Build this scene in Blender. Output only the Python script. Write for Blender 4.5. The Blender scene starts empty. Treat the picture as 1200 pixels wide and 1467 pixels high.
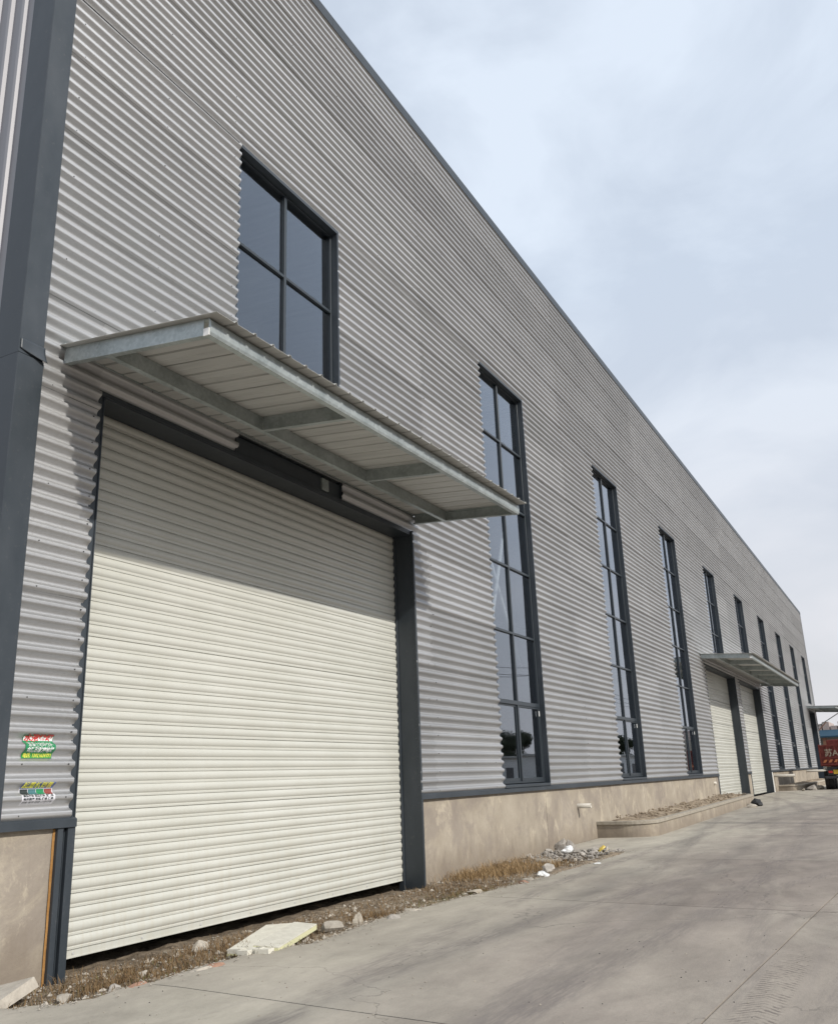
import bpy, math, random
import numpy as np
from mathutils import Vector, Matrix, noise as mnoise

random.seed(7)
S = bpy.context.scene
COL = S.collection

# ------------------------------------------------------------------ camera, sky, sun, exposure
R = [[0.87933657, -0.16817947, -0.44551416],
     [0.47478749, 0.23760747, 0.84741934],
     [-0.03666104, -0.95669136, 0.28878644]]
cam = bpy.data.objects.new('camera', bpy.data.cameras.new('camera'))
COL.objects.link(cam)
cam.data.sensor_fit = 'VERTICAL'
cam.data.sensor_height = 24.0
cam.data.lens = 24.0 * 1270.9 / 1467.0
cam.data.clip_start = 0.05
cam.data.clip_end = 3000
m = Matrix(((R[0][0], -R[0][1], -R[0][2], 7.522),
            (R[1][0], -R[1][1], -R[1][2], 0.0),
            (R[2][0], -R[2][1], -R[2][2], 1.6),
            (0, 0, 0, 1)))
cam.matrix_world = m
S.camera = cam

SUN = Vector((1.0, -0.20, 0.665)).normalized()
EL = math.asin(SUN.z)
AZ = math.atan2(SUN.x, SUN.y)

W = bpy.data.worlds.new('World')
S.world = W
W.use_nodes = True
nt = W.node_tree
nt.nodes.clear()
out = nt.nodes.new('ShaderNodeOutputWorld')
sky = nt.nodes.new('ShaderNodeTexSky')
sky.sky_type = 'NISHITA'
sky.sun_disc = False
sky.sun_elevation = EL
sky.sun_rotation = AZ
sky.air_density = 1.0
sky.dust_density = 2.5
bg1 = nt.nodes.new('ShaderNodeBackground'); bg1.inputs[1].default_value = 0.13
bg2 = nt.nodes.new('ShaderNodeBackground'); bg2.inputs[1].default_value = 0.88
nt.links.new(sky.outputs[0], bg1.inputs[0])
tc = nt.nodes.new('ShaderNodeTexCoord')
mp = nt.nodes.new('ShaderNodeMapping'); mp.inputs['Scale'].default_value = (1.0, 1.0, 1.7)
mp.inputs['Location'].default_value = (0.35, 0.2, 0.1)
nt.links.new(tc.outputs['Generated'], mp.inputs[0])
n1 = nt.nodes.new('ShaderNodeTexNoise'); n1.inputs['Scale'].default_value = 3.4
n1.inputs['Detail'].default_value = 7; n1.inputs['Roughness'].default_value = 0.52
n1.inputs['Distortion'].default_value = 0.4
nt.links.new(mp.outputs[0], n1.inputs['Vector'])
r1 = nt.nodes.new('ShaderNodeMapRange')
r1.inputs['From Min'].default_value = 0.40; r1.inputs['From Max'].default_value = 0.60
r1.inputs['To Min'].default_value = 0.76; r1.inputs['To Max'].default_value = 1.0
nt.links.new(n1.outputs[0], r1.inputs[0])
# the veil thickens towards the horizon (haze), all round
sx = nt.nodes.new('ShaderNodeSeparateXYZ'); nt.links.new(tc.outputs['Generated'], sx.inputs[0])
rz = nt.nodes.new('ShaderNodeMapRange')
rz.inputs['From Min'].default_value = 0.02; rz.inputs['From Max'].default_value = 0.5
rz.inputs['To Min'].default_value = 1.0; rz.inputs['To Max'].default_value = 0.0
nt.links.new(sx.outputs['Z'], rz.inputs[0])
mx = nt.nodes.new('ShaderNodeMath'); mx.operation = 'MAXIMUM'
nt.links.new(r1.outputs[0], mx.inputs[0]); nt.links.new(rz.outputs[0], mx.inputs[1])
cc = nt.nodes.new('ShaderNodeMixRGB')
cc.inputs[1].default_value = (0.86, 0.96, 1.10, 1)
cc.inputs[2].default_value = (0.88, 0.87, 0.90, 1)
nt.links.new(rz.outputs[0], cc.inputs[0])
nt.links.new(cc.outputs[0], bg2.inputs[0])
ms = nt.nodes.new('ShaderNodeMixShader')
nt.links.new(mx.outputs[0], ms.inputs[0])
nt.links.new(bg1.outputs[0], ms.inputs[1]); nt.links.new(bg2.outputs[0], ms.inputs[2])
nt.links.new(ms.outputs[0], out.inputs[0])

sl = bpy.data.lights.new('sun', 'SUN'); sl.energy = 3.9; sl.angle = math.radians(0.9)
sl.color = (1.0, 0.95, 0.87)
so = bpy.data.objects.new('sun', sl); COL.objects.link(so)
so.rotation_euler = SUN.to_track_quat('Z', 'Y').to_euler()
so.location = (20, -10, 30)
S.view_settings.view_transform = 'Standard'
S.view_settings.look = 'None'
S.view_settings.exposure = 0.0
S.view_settings.gamma = 1.0

# ------------------------------------------------------------------ helpers
class MB:
    def __init__(s): s.v = []; s.f = []; s.mi = []; s.sm = []
    def add(s, vs, fs, mi=0, smooth=False):
        o = len(s.v); s.v.extend([tuple(p) for p in vs])
        for f in fs: s.f.append(tuple(i + o for i in f)); s.mi.append(mi); s.sm.append(smooth)
    def box(s, x0, x1, y0, y1, z0, z1, mi=0):
        vs = [(x0,y0,z0),(x1,y0,z0),(x1,y1,z0),(x0,y1,z0),(x0,y0,z1),(x1,y0,z1),(x1,y1,z1),(x0,y1,z1)]
        s.add(vs, [(3,2,1,0),(4,5,6,7),(0,1,5,4),(1,2,6,5),(2,3,7,6),(3,0,4,7)], mi)
    def hexa(s, b, t, mi=0):   # four bottom and four top corners
        s.add(list(b) + list(t), [(3,2,1,0),(4,5,6,7),(0,1,5,4),(1,2,6,5),(2,3,7,6),(3,0,4,7)], mi)
    def sweep(s, prof, a, b, side, up, mi=0, smooth=False, closed=True, caps=True):
        # profile (u, w) swept from a to b; u along side, w along up
        a, b, side, up = Vector(a), Vector(b), Vector(side), Vector(up)
        n = len(prof)
        vs = [a + side*u + up*w for u, w in prof] + [b + side*u + up*w for u, w in prof]
        fs = [(i, (i+1) % n, n + (i+1) % n, n + i) for i in range(n if closed else n-1)]
        s.add(vs, fs, mi, smooth)
        if caps and closed:
            s.add(vs[:n], [tuple(range(n))[::-1]], mi); s.add(vs[n:], [tuple(range(n))], mi)
    def tube(s, a, b, r0, r1=None, n=12, mi=0, caps=True):
        a, b = Vector(a), Vector(b); r1 = r0 if r1 is None else r1
        d = (b - a).normalized(); q = d.to_track_quat('Z', 'Y')
        vs = []
        for p, r in ((a, r0), (b, r1)):
            for k in range(n):
                t = 2*math.pi*k/n
                vs.append(p + q @ Vector((r*math.cos(t), r*math.sin(t), 0)))
        s.add(vs, [(k, (k+1) % n, n+(k+1) % n, n+k) for k in range(n)], mi, True)
        if caps:
            s.add(vs[:n], [tuple(range(n))[::-1]], mi); s.add(vs[n:], [tuple(range(n))], mi)
    def mesh(s, name, mats):
        me = bpy.data.meshes.new(name)
        me.from_pydata(s.v, [], s.f)
        for mm in (mats if isinstance(mats, (list, tuple)) else [mats]): me.materials.append(mm)
        me.polygons.foreach_set('material_index', s.mi)
        me.polygons.foreach_set('use_smooth', s.sm)
        me.update()
        return me
    def build(s, name, mats, parent=None):
        return link(name, s.mesh(name, mats), parent)

def link(name, me, parent=None):
    o = bpy.data.objects.new(name, me); COL.objects.link(o)
    if parent is not None: o.parent = parent
    return o
def empty(name, loc=(0,0,0)):
    o = bpy.data.objects.new(name, None); COL.objects.link(o); o.location = loc
    o.empty_display_size = 0.2
    return o
def tag(o, label, cat, group=None):
    o['label'] = label; o['category'] = cat
    if group: o['group'] = group
    return o
def struct(o): o['kind'] = 'structure'; return o
def stuff(o): o['kind'] = 'stuff'; return o
def bevel(o, w=0.004, seg=1):
    b = o.modifiers.new('bevel', 'BEVEL'); b.width = w; b.segments = seg; b.limit_method = 'ANGLE'
    return o
def mat(name, base, rough=0.6, metal=0.0, spec=0.5):
    m = bpy.data.materials.new(name); m.use_nodes = True
    b = m.node_tree.nodes['Principled BSDF']
    b.inputs['Base Color'].default_value = (*base, 1)
    b.inputs['Roughness'].default_value = rough
    b.inputs['Metallic'].default_value = metal
    b.inputs['Specular IOR Level'].default_value = spec
    return m
def N(m, t, **kw):
    n = m.node_tree.nodes.new(t)
    for k, v in kw.items():
        if k in n.inputs: n.inputs[k].default_value = v
        else: setattr(n, k, v)
    return n
def L(m, a, b): m.node_tree.links.new(a, b)
def BS(m): return m.node_tree.nodes['Principled BSDF']
def coords(m, scale=(1,1,1), rot=(0,0,0), loc=(0,0,0)):
    g = N(m, 'ShaderNodeNewGeometry')
    mp = N(m, 'ShaderNodeMapping'); mp.inputs['Scale'].default_value = scale
    mp.inputs['Rotation'].default_value = rot; mp.inputs['Location'].default_value = loc
    L(m, g.outputs['Position'], mp.inputs[0]); return mp.outputs[0]
def noisen(m, vec, scale, detail=4, rough=0.55, dist=0.0):
    n = N(m, 'ShaderNodeTexNoise'); n.inputs['Scale'].default_value = scale
    n.inputs['Detail'].default_value = detail; n.inputs['Roughness'].default_value = rough
    n.inputs['Distortion'].default_value = dist
    L(m, vec, n.inputs['Vector']); return n.outputs[0]
def ramp(m, fac, stops):
    r = N(m, 'ShaderNodeValToRGB'); L(m, fac, r.inputs[0])
    e = r.color_ramp.elements
    while len(e) < len(stops): e.new(0.5)
    for k, (p, c) in enumerate(stops):
        e[k].position = p; e[k].color = (*c, 1) if len(c) == 3 else c
    return r.outputs[0]
def mixc(m, fac, a, b, mode='MIX'):
    n = N(m, 'ShaderNodeMixRGB'); n.blend_type = mode
    for i, x in ((0, fac), (1, a), (2, b)):
        if isinstance(x, (int, float)): n.inputs[i].default_value = x
        elif isinstance(x, tuple): n.inputs[i].default_value = (*x, 1) if len(x) == 3 else x
        else: L(m, x, n.inputs[i])
    return n.outputs[0]
def mapr(m, fac, a, b, c, d):
    n = N(m, 'ShaderNodeMapRange'); L(m, fac, n.inputs[0])
    for k, v in zip((1, 2, 3, 4), (a, b, c, d)): n.inputs[k].default_value = v
    return n.outputs[0]
def bump(m, h, strength=0.3, dist=0.01, normal=None):
    b = N(m, 'ShaderNodeBump'); b.inputs['Strength'].default_value = strength
    b.inputs['Distance'].default_value = dist
    L(m, h, b.inputs['Height'])
    if normal is not None: L(m, normal, b.inputs['Normal'])
    return b.outputs[0]
def objrand(m):
    n = N(m, 'ShaderNodeObjectInfo'); return n.outputs['Random']

# ------------------------------------------------------------------ materials
def m_cladding():
    m = mat('silver_cladding', (0.5, 0.49, 0.48), 0.36, 0.90, 0.5)
    a = noisen(m, coords(m, (1, 0.35, 1)), 1.2, 5, 0.6)
    fine = noisen(m, coords(m, (1, 3, 6)), 9, 4, 0.6)
    col = ramp(m, a, [(0.3, (0.455, 0.458, 0.462)), (0.7, (0.53, 0.532, 0.536))])
    rnd = mapr(m, objrand(m), 0, 1, 0.87, 1.06)
    c = N(m, 'ShaderNodeVectorMath'); c.operation = 'SCALE'; L(m, col, c.inputs[0]); L(m, rnd, c.inputs['Scale'])
    # rain streaks: thin vertical traces of dust
    st = noisen(m, coords(m, (1, 7, 0.25)), 2.2, 4, 0.65)
    stf = mapr(m, st, 0.56, 0.78, 0.0, 0.22)
    col2 = mixc(m, stf, c.outputs[0], (0.33, 0.31, 0.29))
    L(m, col2, BS(m).inputs['Base Color'])
    L(m, mapr(m, fine, 0.3, 0.7, 0.50, 0.60), BS(m).inputs['Roughness'])
    L(m, bump(m, noisen(m, coords(m, (1, 0.6, 1.6)), 3.0, 3), 0.35, 0.006), BS(m).inputs['Normal'])
    return m
def m_shutter():
    m = mat('cream_shutter', (0.74, 0.73, 0.64), 0.36, 0.0, 0.5)
    a = noisen(m, coords(m, (1, 0.5, 1)), 1.4, 5, 0.6)
    col = ramp(m, a, [(0.3, (0.455, 0.457, 0.412)), (0.7, (0.51, 0.511, 0.47))])
    d = noisen(m, coords(m, (1, 9, 0.5)), 2.0, 5, 0.7)
    g = N(m, 'ShaderNodeNewGeometry'); sp = N(m, 'ShaderNodeSeparateXYZ'); L(m, g.outputs['Position'], sp.inputs[0])
    low = mapr(m, sp.outputs['Z'], 0.0, 1.6, 0.55, 0.12)
    df = N(m, 'ShaderNodeMath', operation='MULTIPLY'); L(m, mapr(m, d, 0.45, 0.8, 0, 1), df.inputs[0]); L(m, low, df.inputs[1])
    L(m, mixc(m, df.outputs[0], col, (0.42, 0.38, 0.30)), BS(m).inputs['Base Color'])
    L(m, bump(m, noisen(m, coords(m, (1, 0.4, 2)), 2.5, 3), 0.3, 0.006), BS(m).inputs['Normal'])
    return m
def m_trim():
    m = mat('slate_trim', (0.04, 0.05, 0.06), 0.42, 0.0, 0.42)
    a = noisen(m, coords(m, (1, 1, 0.5)), 2.2, 5, 0.6)
    col = ramp(m, a, [(0.3, (0.028, 0.036, 0.044)), (0.72, (0.046, 0.055, 0.066))])
    dust = mapr(m, noisen(m, coords(m, (1, 1, 1)), 14, 5, 0.7), 0.6, 0.8, 0, 0.25)
    L(m, mixc(m, dust, col, (0.2, 0.19, 0.17)), BS(m).inputs['Base Color'])
    L(m, mapr(m, a, 0.3, 0.7, 0.34, 0.5), BS(m).inputs['Roughness'])
    L(m, bump(m, noisen(m, coords(m, (1, 1, 0.7)), 1.7, 2), 0.5, 0.02), BS(m).inputs['Normal'])
    return m
def m_galv():
    m = mat('galvanised_steel', (0.42, 0.45, 0.45), 0.42, 0.55, 0.5)
    v = N(m, 'ShaderNodeTexVoronoi'); v.inputs['Scale'].default_value = 28
    L(m, coords(m), v.inputs['Vector'])
    a = noisen(m, coords(m), 3, 5, 0.65)
    col = ramp(m, a, [(0.3, (0.30, 0.335, 0.33)), (0.7, (0.46, 0.50, 0.50))])
    bw_ = N(m, 'ShaderNodeRGBToBW'); L(m, v.outputs['Color'], bw_.inputs[0])
    sp = mixc(m, 0.22, col, bw_.outputs[0], 'SOFT_LIGHT')
    L(m, sp, BS(m).inputs['Base Color'])
    L(m, mapr(m, a, 0.3, 0.7, 0.36, 0.55), BS(m).inputs['Roughness'])
    return m
def m_roofsheet():
    m = mat('white_grey_sheet', (0.52, 0.52, 0.50), 0.5, 0.1, 0.4)
    a = noisen(m, coords(m, (0.3, 3, 1)), 2.0, 5, 0.65)
    L(m, ramp(m, a, [(0.3, (0.40, 0.40, 0.385)), (0.7, (0.52, 0.52, 0.50))]), BS(m).inputs['Base Color'])
    return m
def m_plinth():
    m = mat('cement_render', (0.42, 0.36, 0.29), 0.9, 0, 0.2)
    c1 = noisen(m, coords(m), 1.1, 6, 0.62, 0.3)
    col = ramp(m, c1, [(0.28, (0.24, 0.205, 0.17)), (0.5, (0.32, 0.28, 0.225)), (0.75, (0.40, 0.355, 0.29))])
    st = noisen(m, coords(m, (1, 0.7, 0.8)), 1.1, 9, 0.76, 0.5)
    col = mixc(m, mapr(m, st, 0.49, 0.58, 0, 0.5), col, (0.215, 0.185, 0.165))
    st2 = noisen(m, coords(m, (1, 1.1, 0.9), loc=(3, 7, 1)), 1.6, 7, 0.72, 0.4)
    col = mixc(m, mapr(m, st2, 0.55, 0.61, 0, 0.42), col, (0.50, 0.44, 0.34))
    sp = noisen(m, coords(m), 30, 3, 0.7)
    col = mixc(m, mapr(m, sp, 0.62, 0.74, 0, 0.4), col, (0.2, 0.17, 0.14))
    g = N(m, 'ShaderNodeNewGeometry'); spz = N(m, 'ShaderNodeSeparateXYZ'); L(m, g.outputs['Position'], spz.inputs[0])
    zz = N(m, 'ShaderNodeMath'); zz.operation = 'MULTIPLY_ADD'; L(m, noisen(m, coords(m, (1, 1, 0.3)), 2.6, 6, 0.75), zz.inputs[0]); zz.inputs[1].default_value = -0.9
    L(m, spz.outputs['Z'], zz.inputs[2])
    col = mixc(m, mapr(m, zz.outputs[0], -0.35, 0.0, 0.6, 0.0), col, (0.19, 0.155, 0.12))
    dr = noisen(m, coords(m, (1, 5.5, 0.28), loc=(1, 2, 8)), 1.4, 5, 0.7)
    col = mixc(m, mapr(m, dr, 0.60, 0.70, 0, 0.35), col, (0.20, 0.17, 0.15))
    L(m, col, BS(m).inputs['Base Color'])
    b1 = bump(m, noisen(m, coords(m), 6, 6, 0.7), 0.5, 0.02)
    L(m, bump(m, noisen(m, coords(m), 70, 3, 0.7), 0.3, 0.004, b1), BS(m).inputs['Normal'])
    return m
def m_road():
    m = mat('worn_concrete', (0.34, 0.31, 0.28), 0.88, 0, 0.25)
    big = noisen(m, coords(m, (0.16, 0.07, 1), loc=(2, 3, 0)), 1.6, 4, 0.55, 0.4)
    col = ramp(m, big, [(0.36, (0.285, 0.26, 0.22)), (0.52, (0.34, 0.31, 0.26)), (0.68, (0.40, 0.37, 0.305))])
    mid = noisen(m, coords(m, (1, 0.5, 1)), 1.3, 7, 0.68, 0.3)
    col = mixc(m, 0.55, col, ramp(m, mid, [(0.3, (0.26, 0.26, 0.26)), (0.7, (0.72, 0.72, 0.72))]), 'OVERLAY')
    # pale strip of less driven concrete along the wall, darker where trucks drive
    g = N(m, 'ShaderNodeNewGeometry'); sp = N(m, 'ShaderNodeSeparateXYZ'); L(m, g.outputs['Position'], sp.inputs[0])
    wob = noisen(m, coords(m, (0.3, 0.3, 1)), 1.0, 3)
    ad = N(m, 'ShaderNodeMath', operation='MULTIPLY_ADD'); L(m, wob, ad.inputs[0]); ad.inputs[1].default_value = 4.0
    L(m, sp.outputs['X'], ad.inputs[2])
    drive = mapr(m, ad.outputs[0], 4.3, 6.6, 0.0, 1.0)
    col = mixc(m, drive, col, mixc(m, 1.0, col, (0.74, 0.70, 0.72), 'MULTIPLY'))
    # tyre marks: long curved streaks
    tr = noisen(m, coords(m, (1.5, 0.10, 1), rot=(0, 0, 0.12)), 1.5, 5, 0.62, 1.3)
    trf = mapr(m, tr, 0.52, 0.72, 0, 0.2)
    col = mixc(m, trf, col, (0.175, 0.155, 0.155))
    tr2 = noisen(m, coords(m, (1.1, 0.35, 1), rot=(0, 0, -0.2), loc=(5, 1, 0)), 1.2, 6, 0.7, 0.8)
    col = mixc(m, mapr(m, tr2, 0.5, 0.72, 0, 0.3), col, (0.47, 0.43, 0.36))
    # spots, pitting
    spn = noisen(m, coords(m), 13, 6, 0.8)
    col = mixc(m, mapr(m, spn, 0.60, 0.72, 0, 0.45), col, (0.16, 0.14, 0.13))
    spn2 = noisen(m, coords(m, (1, 0.7, 1), loc=(9, 9, 0)), 3.2, 6, 0.75)
    col = mixc(m, mapr(m, spn2, 0.60, 0.70, 0, 0.4), col, (0.20, 0.18, 0.165))
    def mth(op, a, b=None):
        n = N(m, 'ShaderNodeMath'); n.operation = op
        for i, q in ((0, a), (1, b)):
            if q is None: continue
            if isinstance(q, (int, float)): n.inputs[i].default_value = q
            else: L(m, q, n.inputs[i])
        return n.outputs[0]
    X, Yc = sp.outputs['X'], sp.outputs['Y']
    brk = noisen(m, coords(m, (1, 0.35, 1), loc=(7, 0, 0)), 1.1, 5, 0.7)
    fine_ = noisen(m, coords(m, (5, 0.5, 1)), 5.0, 4, 0.7)
    for (a_, b_, c_, k_, w_, st_) in ((3.3, 0.018, 10, 0.10, .17, .34), (4.9, 0.018, 10, 0.10, .17, .30), (5.0, -0.004, 22, -0.05, .20, .36), (6.9, -0.004, 22, -0.05, .20, .34),
                                     (2.7, 0.006, 26, 0.10, .18, .34), (4.5, 0.006, 26, 0.10, .18, .30), (3.9, 0.0, 12, -0.12, .15, .28), (5.6, 0.0, 12, -0.12, .15, .26)):
        yc_ = mth('SUBTRACT', Yc, c_)
        cx_ = mth('ADD', mth('MULTIPLY', mth('MULTIPLY', yc_, yc_), b_), mth('ADD', mth('MULTIPLY', yc_, k_), a_))
        d_ = mth('ABSOLUTE', mth('SUBTRACT', X, cx_))
        mk = mth('MULTIPLY', mapr(m, d_, w_*0.5, w_*1.15, 1.0, 0.0), mth('MULTIPLY', mapr(m, brk, 0.36, 0.50, 0.0, st_*1.7), mapr(m, fine_, 0.38, 0.60, 0.15, 1.0)))
        col = mixc(m, mk, col, (0.155, 0.135, 0.125))
    dx = mth('ABSOLUTE', mth('SUBTRACT', X, mth('ADD', 6.20, mth('MULTIPLY', Yc, 0.012))))
    tn = noisen(m, coords(m), 7, 5, 0.7)
    band = mth('MULTIPLY', mapr(m, dx, 0.13, 0.17, 1.0, 0.0), mapr(m, Yc, 8.6, 9.6, 1.0, 0.0))
    wv_ = mth('SINE', mth('ADD', mth('MULTIPLY', mth('ADD', Yc, mth('MULTIPLY', dx, 0.9)), 85.0), mth('MULTIPLY', tn, 9.0)))
    tread = mth('MULTIPLY', mth('MULTIPLY', band, mapr(m, wv_, -0.1, 0.5, 0.0, 1.0)), mapr(m, tn, 0.42, 0.58, 0.0, 1.0))
    col = mixc(m, mth('MULTIPLY', band, 0.25), col, (0.33, 0.29, 0.24))
    col = mixc(m, mth('MULTIPLY', tread, 0.9), col, (0.12, 0.10, 0.09))
    # hairline cracks
    v = N(m, 'ShaderNodeTexVoronoi'); v.feature = 'DISTANCE_TO_EDGE'; v.inputs['Scale'].default_value = 0.22
    wv = N(m, 'ShaderNodeTexNoise'); wv.inputs['Scale'].default_value = 1.5; wv.inputs['Detail'].default_value = 5
    L(m, coords(m), wv.inputs['Vector'])
    vm = N(m, 'ShaderNodeVectorMath', operation='MULTIPLY_ADD'); L(m, wv.outputs['Color'], vm.inputs[0])
    vm.inputs[1].default_value = (1.2, 1.2, 0); L(m, coords(m), vm.inputs[2]); L(m, vm.outputs[0], v.inputs['Vector'])
    col = mixc(m, mapr(m, v.outputs['Distance'], 0.0008, 0.0022, 0.5, 0.0), col, (0.10, 0.09, 0.08))
    L(m, mixc(m, mapr(m, objrand(m), 0, 1, 0, 0.16), col, (0.34, 0.31, 0.27)), BS(m).inputs['Base Color'])
    b1 = bump(m, noisen(m, coords(m), 5, 7, 0.7), 0.35, 0.03)
    b2 = bump(m, noisen(m, coords(m, (1, 0.4, 1)), 45, 4, 0.7), 0.45, 0.006, b1)
    L(m, b2, BS(m).inputs['Normal'])
    return m
def m_soil(name='soil', dark=1.0, dry=0.5):
    m = mat(name, (0.15, 0.11, 0.08), 0.95, 0, 0.1)
    a = noisen(m, coords(m), 3.0, 7, 0.7)
    col = ramp(m, a, [(0.3, (0.10*dark, 0.078*dark, 0.056*dark)), (0.5, (0.20*dark, 0.16*dark, 0.118*dark)), (0.70, (0.33*dark, 0.275*dark, 0.205*dark))])
    b = noisen(m, coords(m, loc=(4, 4, 4)), 40, 4, 0.75)
    col = mixc(m, mapr(m, b, 0.52, 0.66, 0, 0.6), col, (0.34*dark, 0.28*dark, 0.21*dark))
    L(m, col, BS(m).inputs['Base Color'])
    b1 = bump(m, noisen(m, coords(m), 16, 6, 0.75), 0.8, 0.03)
    L(m, bump(m, noisen(m, coords(m), 90, 3, 0.7), 0.6, 0.008, b1), BS(m).inputs['Normal'])
    return m
def m_stone(name, c0, c1, rough=0.9):
    m = mat(name, c0, rough, 0, 0.2)
    a = noisen(m, coords(m), 9, 5, 0.7)
    col = ramp(m, a, [(0.3, c0), (0.7, c1)])
    rnd = mapr(m, objrand(m), 0, 1, 0.75, 1.2)
    c = N(m, 'ShaderNodeVectorMath'); c.operation = 'SCALE'; L(m, col, c.inputs[0]); L(m, rnd, c.inputs['Scale'])
    L(m, c.outputs[0], BS(m).inputs['Base Color'])
    L(m, bump(m, noisen(m, coords(m), 35, 4, 0.7), 0.5, 0.01), BS(m).inputs['Normal'])
    return m
def m_glass():
    m = bpy.data.materials.new('window_glass'); m.use_nodes = True
    t = m.node_tree; t.nodes.clear()
    o = N(m, 'ShaderNodeOutputMaterial'); mixn = N(m, 'ShaderNodeMixShader')
    tr = N(m, 'ShaderNodeBsdfTransparent'); tr.inputs[0].default_value = (0.74, 0.77, 0.79, 1)
    gl = N(m, 'ShaderNodeBsdfGlossy'); gl.inputs['Roughness'].default_value = 0.0
    gl.inputs[0].default_value = (0.76, 0.80, 0.86, 1)
    lw = N(m, 'ShaderNodeLayerWeight'); lw.inputs['Blend'].default_value = 0.5
    pw = N(m, 'ShaderNodeMath'); pw.operation = 'POWER'; L(m, lw.outputs['Facing'], pw.inputs[0]); pw.inputs[1].default_value = 2.6
    L(m, mapr(m, pw.outputs[0], 0, 1, 0.07, 1.0), mixn.inputs[0]); L(m, tr.outputs[0], mixn.inputs[1]); L(m, gl.outputs[0], mixn.inputs[2])
    L(m, mixn.outputs[0], o.inputs[0])
    return m

M = {}
M['clad'] = m_cladding(); M['shut'] = m_shutter(); M['trim'] = m_trim(); M['galv'] = m_galv()
M['sheet'] = m_roofsheet(); M['plinth'] = m_plinth(); M['road'] = m_road()
M['soil'] = m_soil(); M['soil2'] = m_soil('grey_soil', 1.25)
M['glass'] = m_glass()
M['yard'] = m_soil('low_bounce_ground', 0.62)  # unseen yard, coloured dark to cut light bounced onto the wall
M['inside'] = mat('dim_interior', (0.10, 0.10, 0.105), 0.9)
M['floor'] = mat('interior_floor', (0.16, 0.155, 0.15), 0.8)
M['frame'] = mat('window_frame_grey', (0.028, 0.036, 0.044), 0.38)
M['black'] = mat('black_void', (0.012, 0.012, 0.013), 0.7)
M['steel'] = mat('primed_steel', (0.5, 0.5, 0.5), 0.5, 0.2)
M['screw'] = mat('screw_head', (0.07, 0.07, 0.07), 0.5, 0.4)
M['white'] = mat('white_paint', (0.80, 0.80, 0.78), 0.5)
M['pvc'] = m_stone('pale_pvc', (0.50, 0.47, 0.41), (0.60, 0.57, 0.51), 0.5)
M['stone'] = m_stone('broken_stone', (0.22, 0.20, 0.18), (0.42, 0.39, 0.35))
M['chunk'] = m_stone('concrete_chunk', (0.30, 0.27, 0.23), (0.46, 0.42, 0.36))
M['brickc'] = m_stone('red_brick', (0.28, 0.15, 0.10), (0.40, 0.25, 0.18))
M['foam'] = m_stone('grey_cement_board', (0.46, 0.44, 0.38), (0.58, 0.56, 0.49))
M['foamy'] = mat('yellow_foam_core', (0.60, 0.59, 0.37), 0.85)
M['bag'] = mat('white_plastic', (0.75, 0.76, 0.76), 0.35)
M['ybag'] = mat('yellow_plastic', (0.62, 0.46, 0.09), 0.4)
M['rust'] = m_stone('rusty_foam', (0.26, 0.13, 0.04), (0.40, 0.22, 0.08))
M['cap'] = m_stone('planter_cement', (0.29, 0.255, 0.21), (0.45, 0.41, 0.34))

# ------------------------------------------------------------------ layout (x out of the wall, y along it, z up)
Y0, Y1 = 5.43, 91.94
PITCH = 0.1565
ZB, ZT = 1.37, 15.50
WL0, WLP, WW = 17.513, 8.573, 2.623
WT = 10.93
D1 = (6.637, 13.885, 5.95)
D2 = (40.74, 48.10, 6.0)
D3 = (49.55, 56.55, 6.0)
D4 = (85.3, 90.0, 6.1)
GAP = (8.95, 11.57, 6.0, 6.27)
def gz(y):
    t = min(max((y - 20.0) / 24.0, 0.0), 1.0)
    return 0.17 * t * t * (3 - 2*t)
def prof(z):
    # corrugation with a flattened, slightly hollow crest
    t = 2 * math.pi * (z - ZB) / PITCH
    s = math.sin(t - 0.22*math.sin(t))
    return 0.033 + 0.030 * (math.tanh(1.3*s)/math.tanh(1.3) - (0.12*max(0.0, s-0.78)/0.22))

# ================================================================== GROUND
g = MB(); g.box(-300, 500, -200, 900, -0.9, -0.35)
struct(g.build('ground', M['soil']))

# soil strip between the wall and the concrete, modelled as a height field
def fbm(x, y, s, o=4):
    v = 0; a = 1; t = 0
    for k in range(o):
        v += a * mnoise.noise(Vector((x*s, y*s, k*7.3))); t += a; a *= 0.55; s *= 2.1
    return v / t
def slab_edge(y):
    # ragged left border of the concrete road
    pts = [(-60, 0.0), (4.9, 0.02), (5.25, 0.85), (5.6, 1.22), (6.7, 1.26), (7.7, 1.30), (8.7, 1.62), (9.6, 1.46), (10.4, 1.40),
           (11.8, 1.52), (13.0, 1.62), (14.2, 1.80), (15.6, 1.72), (17.5, 1.74), (19.95, 1.74), (20.0, 0.12), (21, 0.03), (400, 0.03)]
    for (a, u), (b, v) in zip(pts, pts[1:]):
        if a <= y <= b:
            x = u + (v-u)*(y-a)/(b-a); break
    if 5.2 < y < 19.9: x += 0.09*fbm(3.1, y, 1.3) + 0.05*fbm(9.7, y, 6.0, 3)
    return x
def soil_h(x, y):
    h = -0.085 - 0.07*min(1, max(0, (0.45-x)/0.5))*(y < 13.9) + 0.035*fbm(x, y, 0.9) + 0.05*fbm(x+5, y, 4.0, 4)
    e = slab_edge(y)
    h += 0.045 * max(0, 1 - abs(e - x)/0.5)
    if y > 14: h += 0.05*min(1, (y-14)/2) * (1.0 if y < 19 else max(0, (20-y)))
    return h
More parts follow.
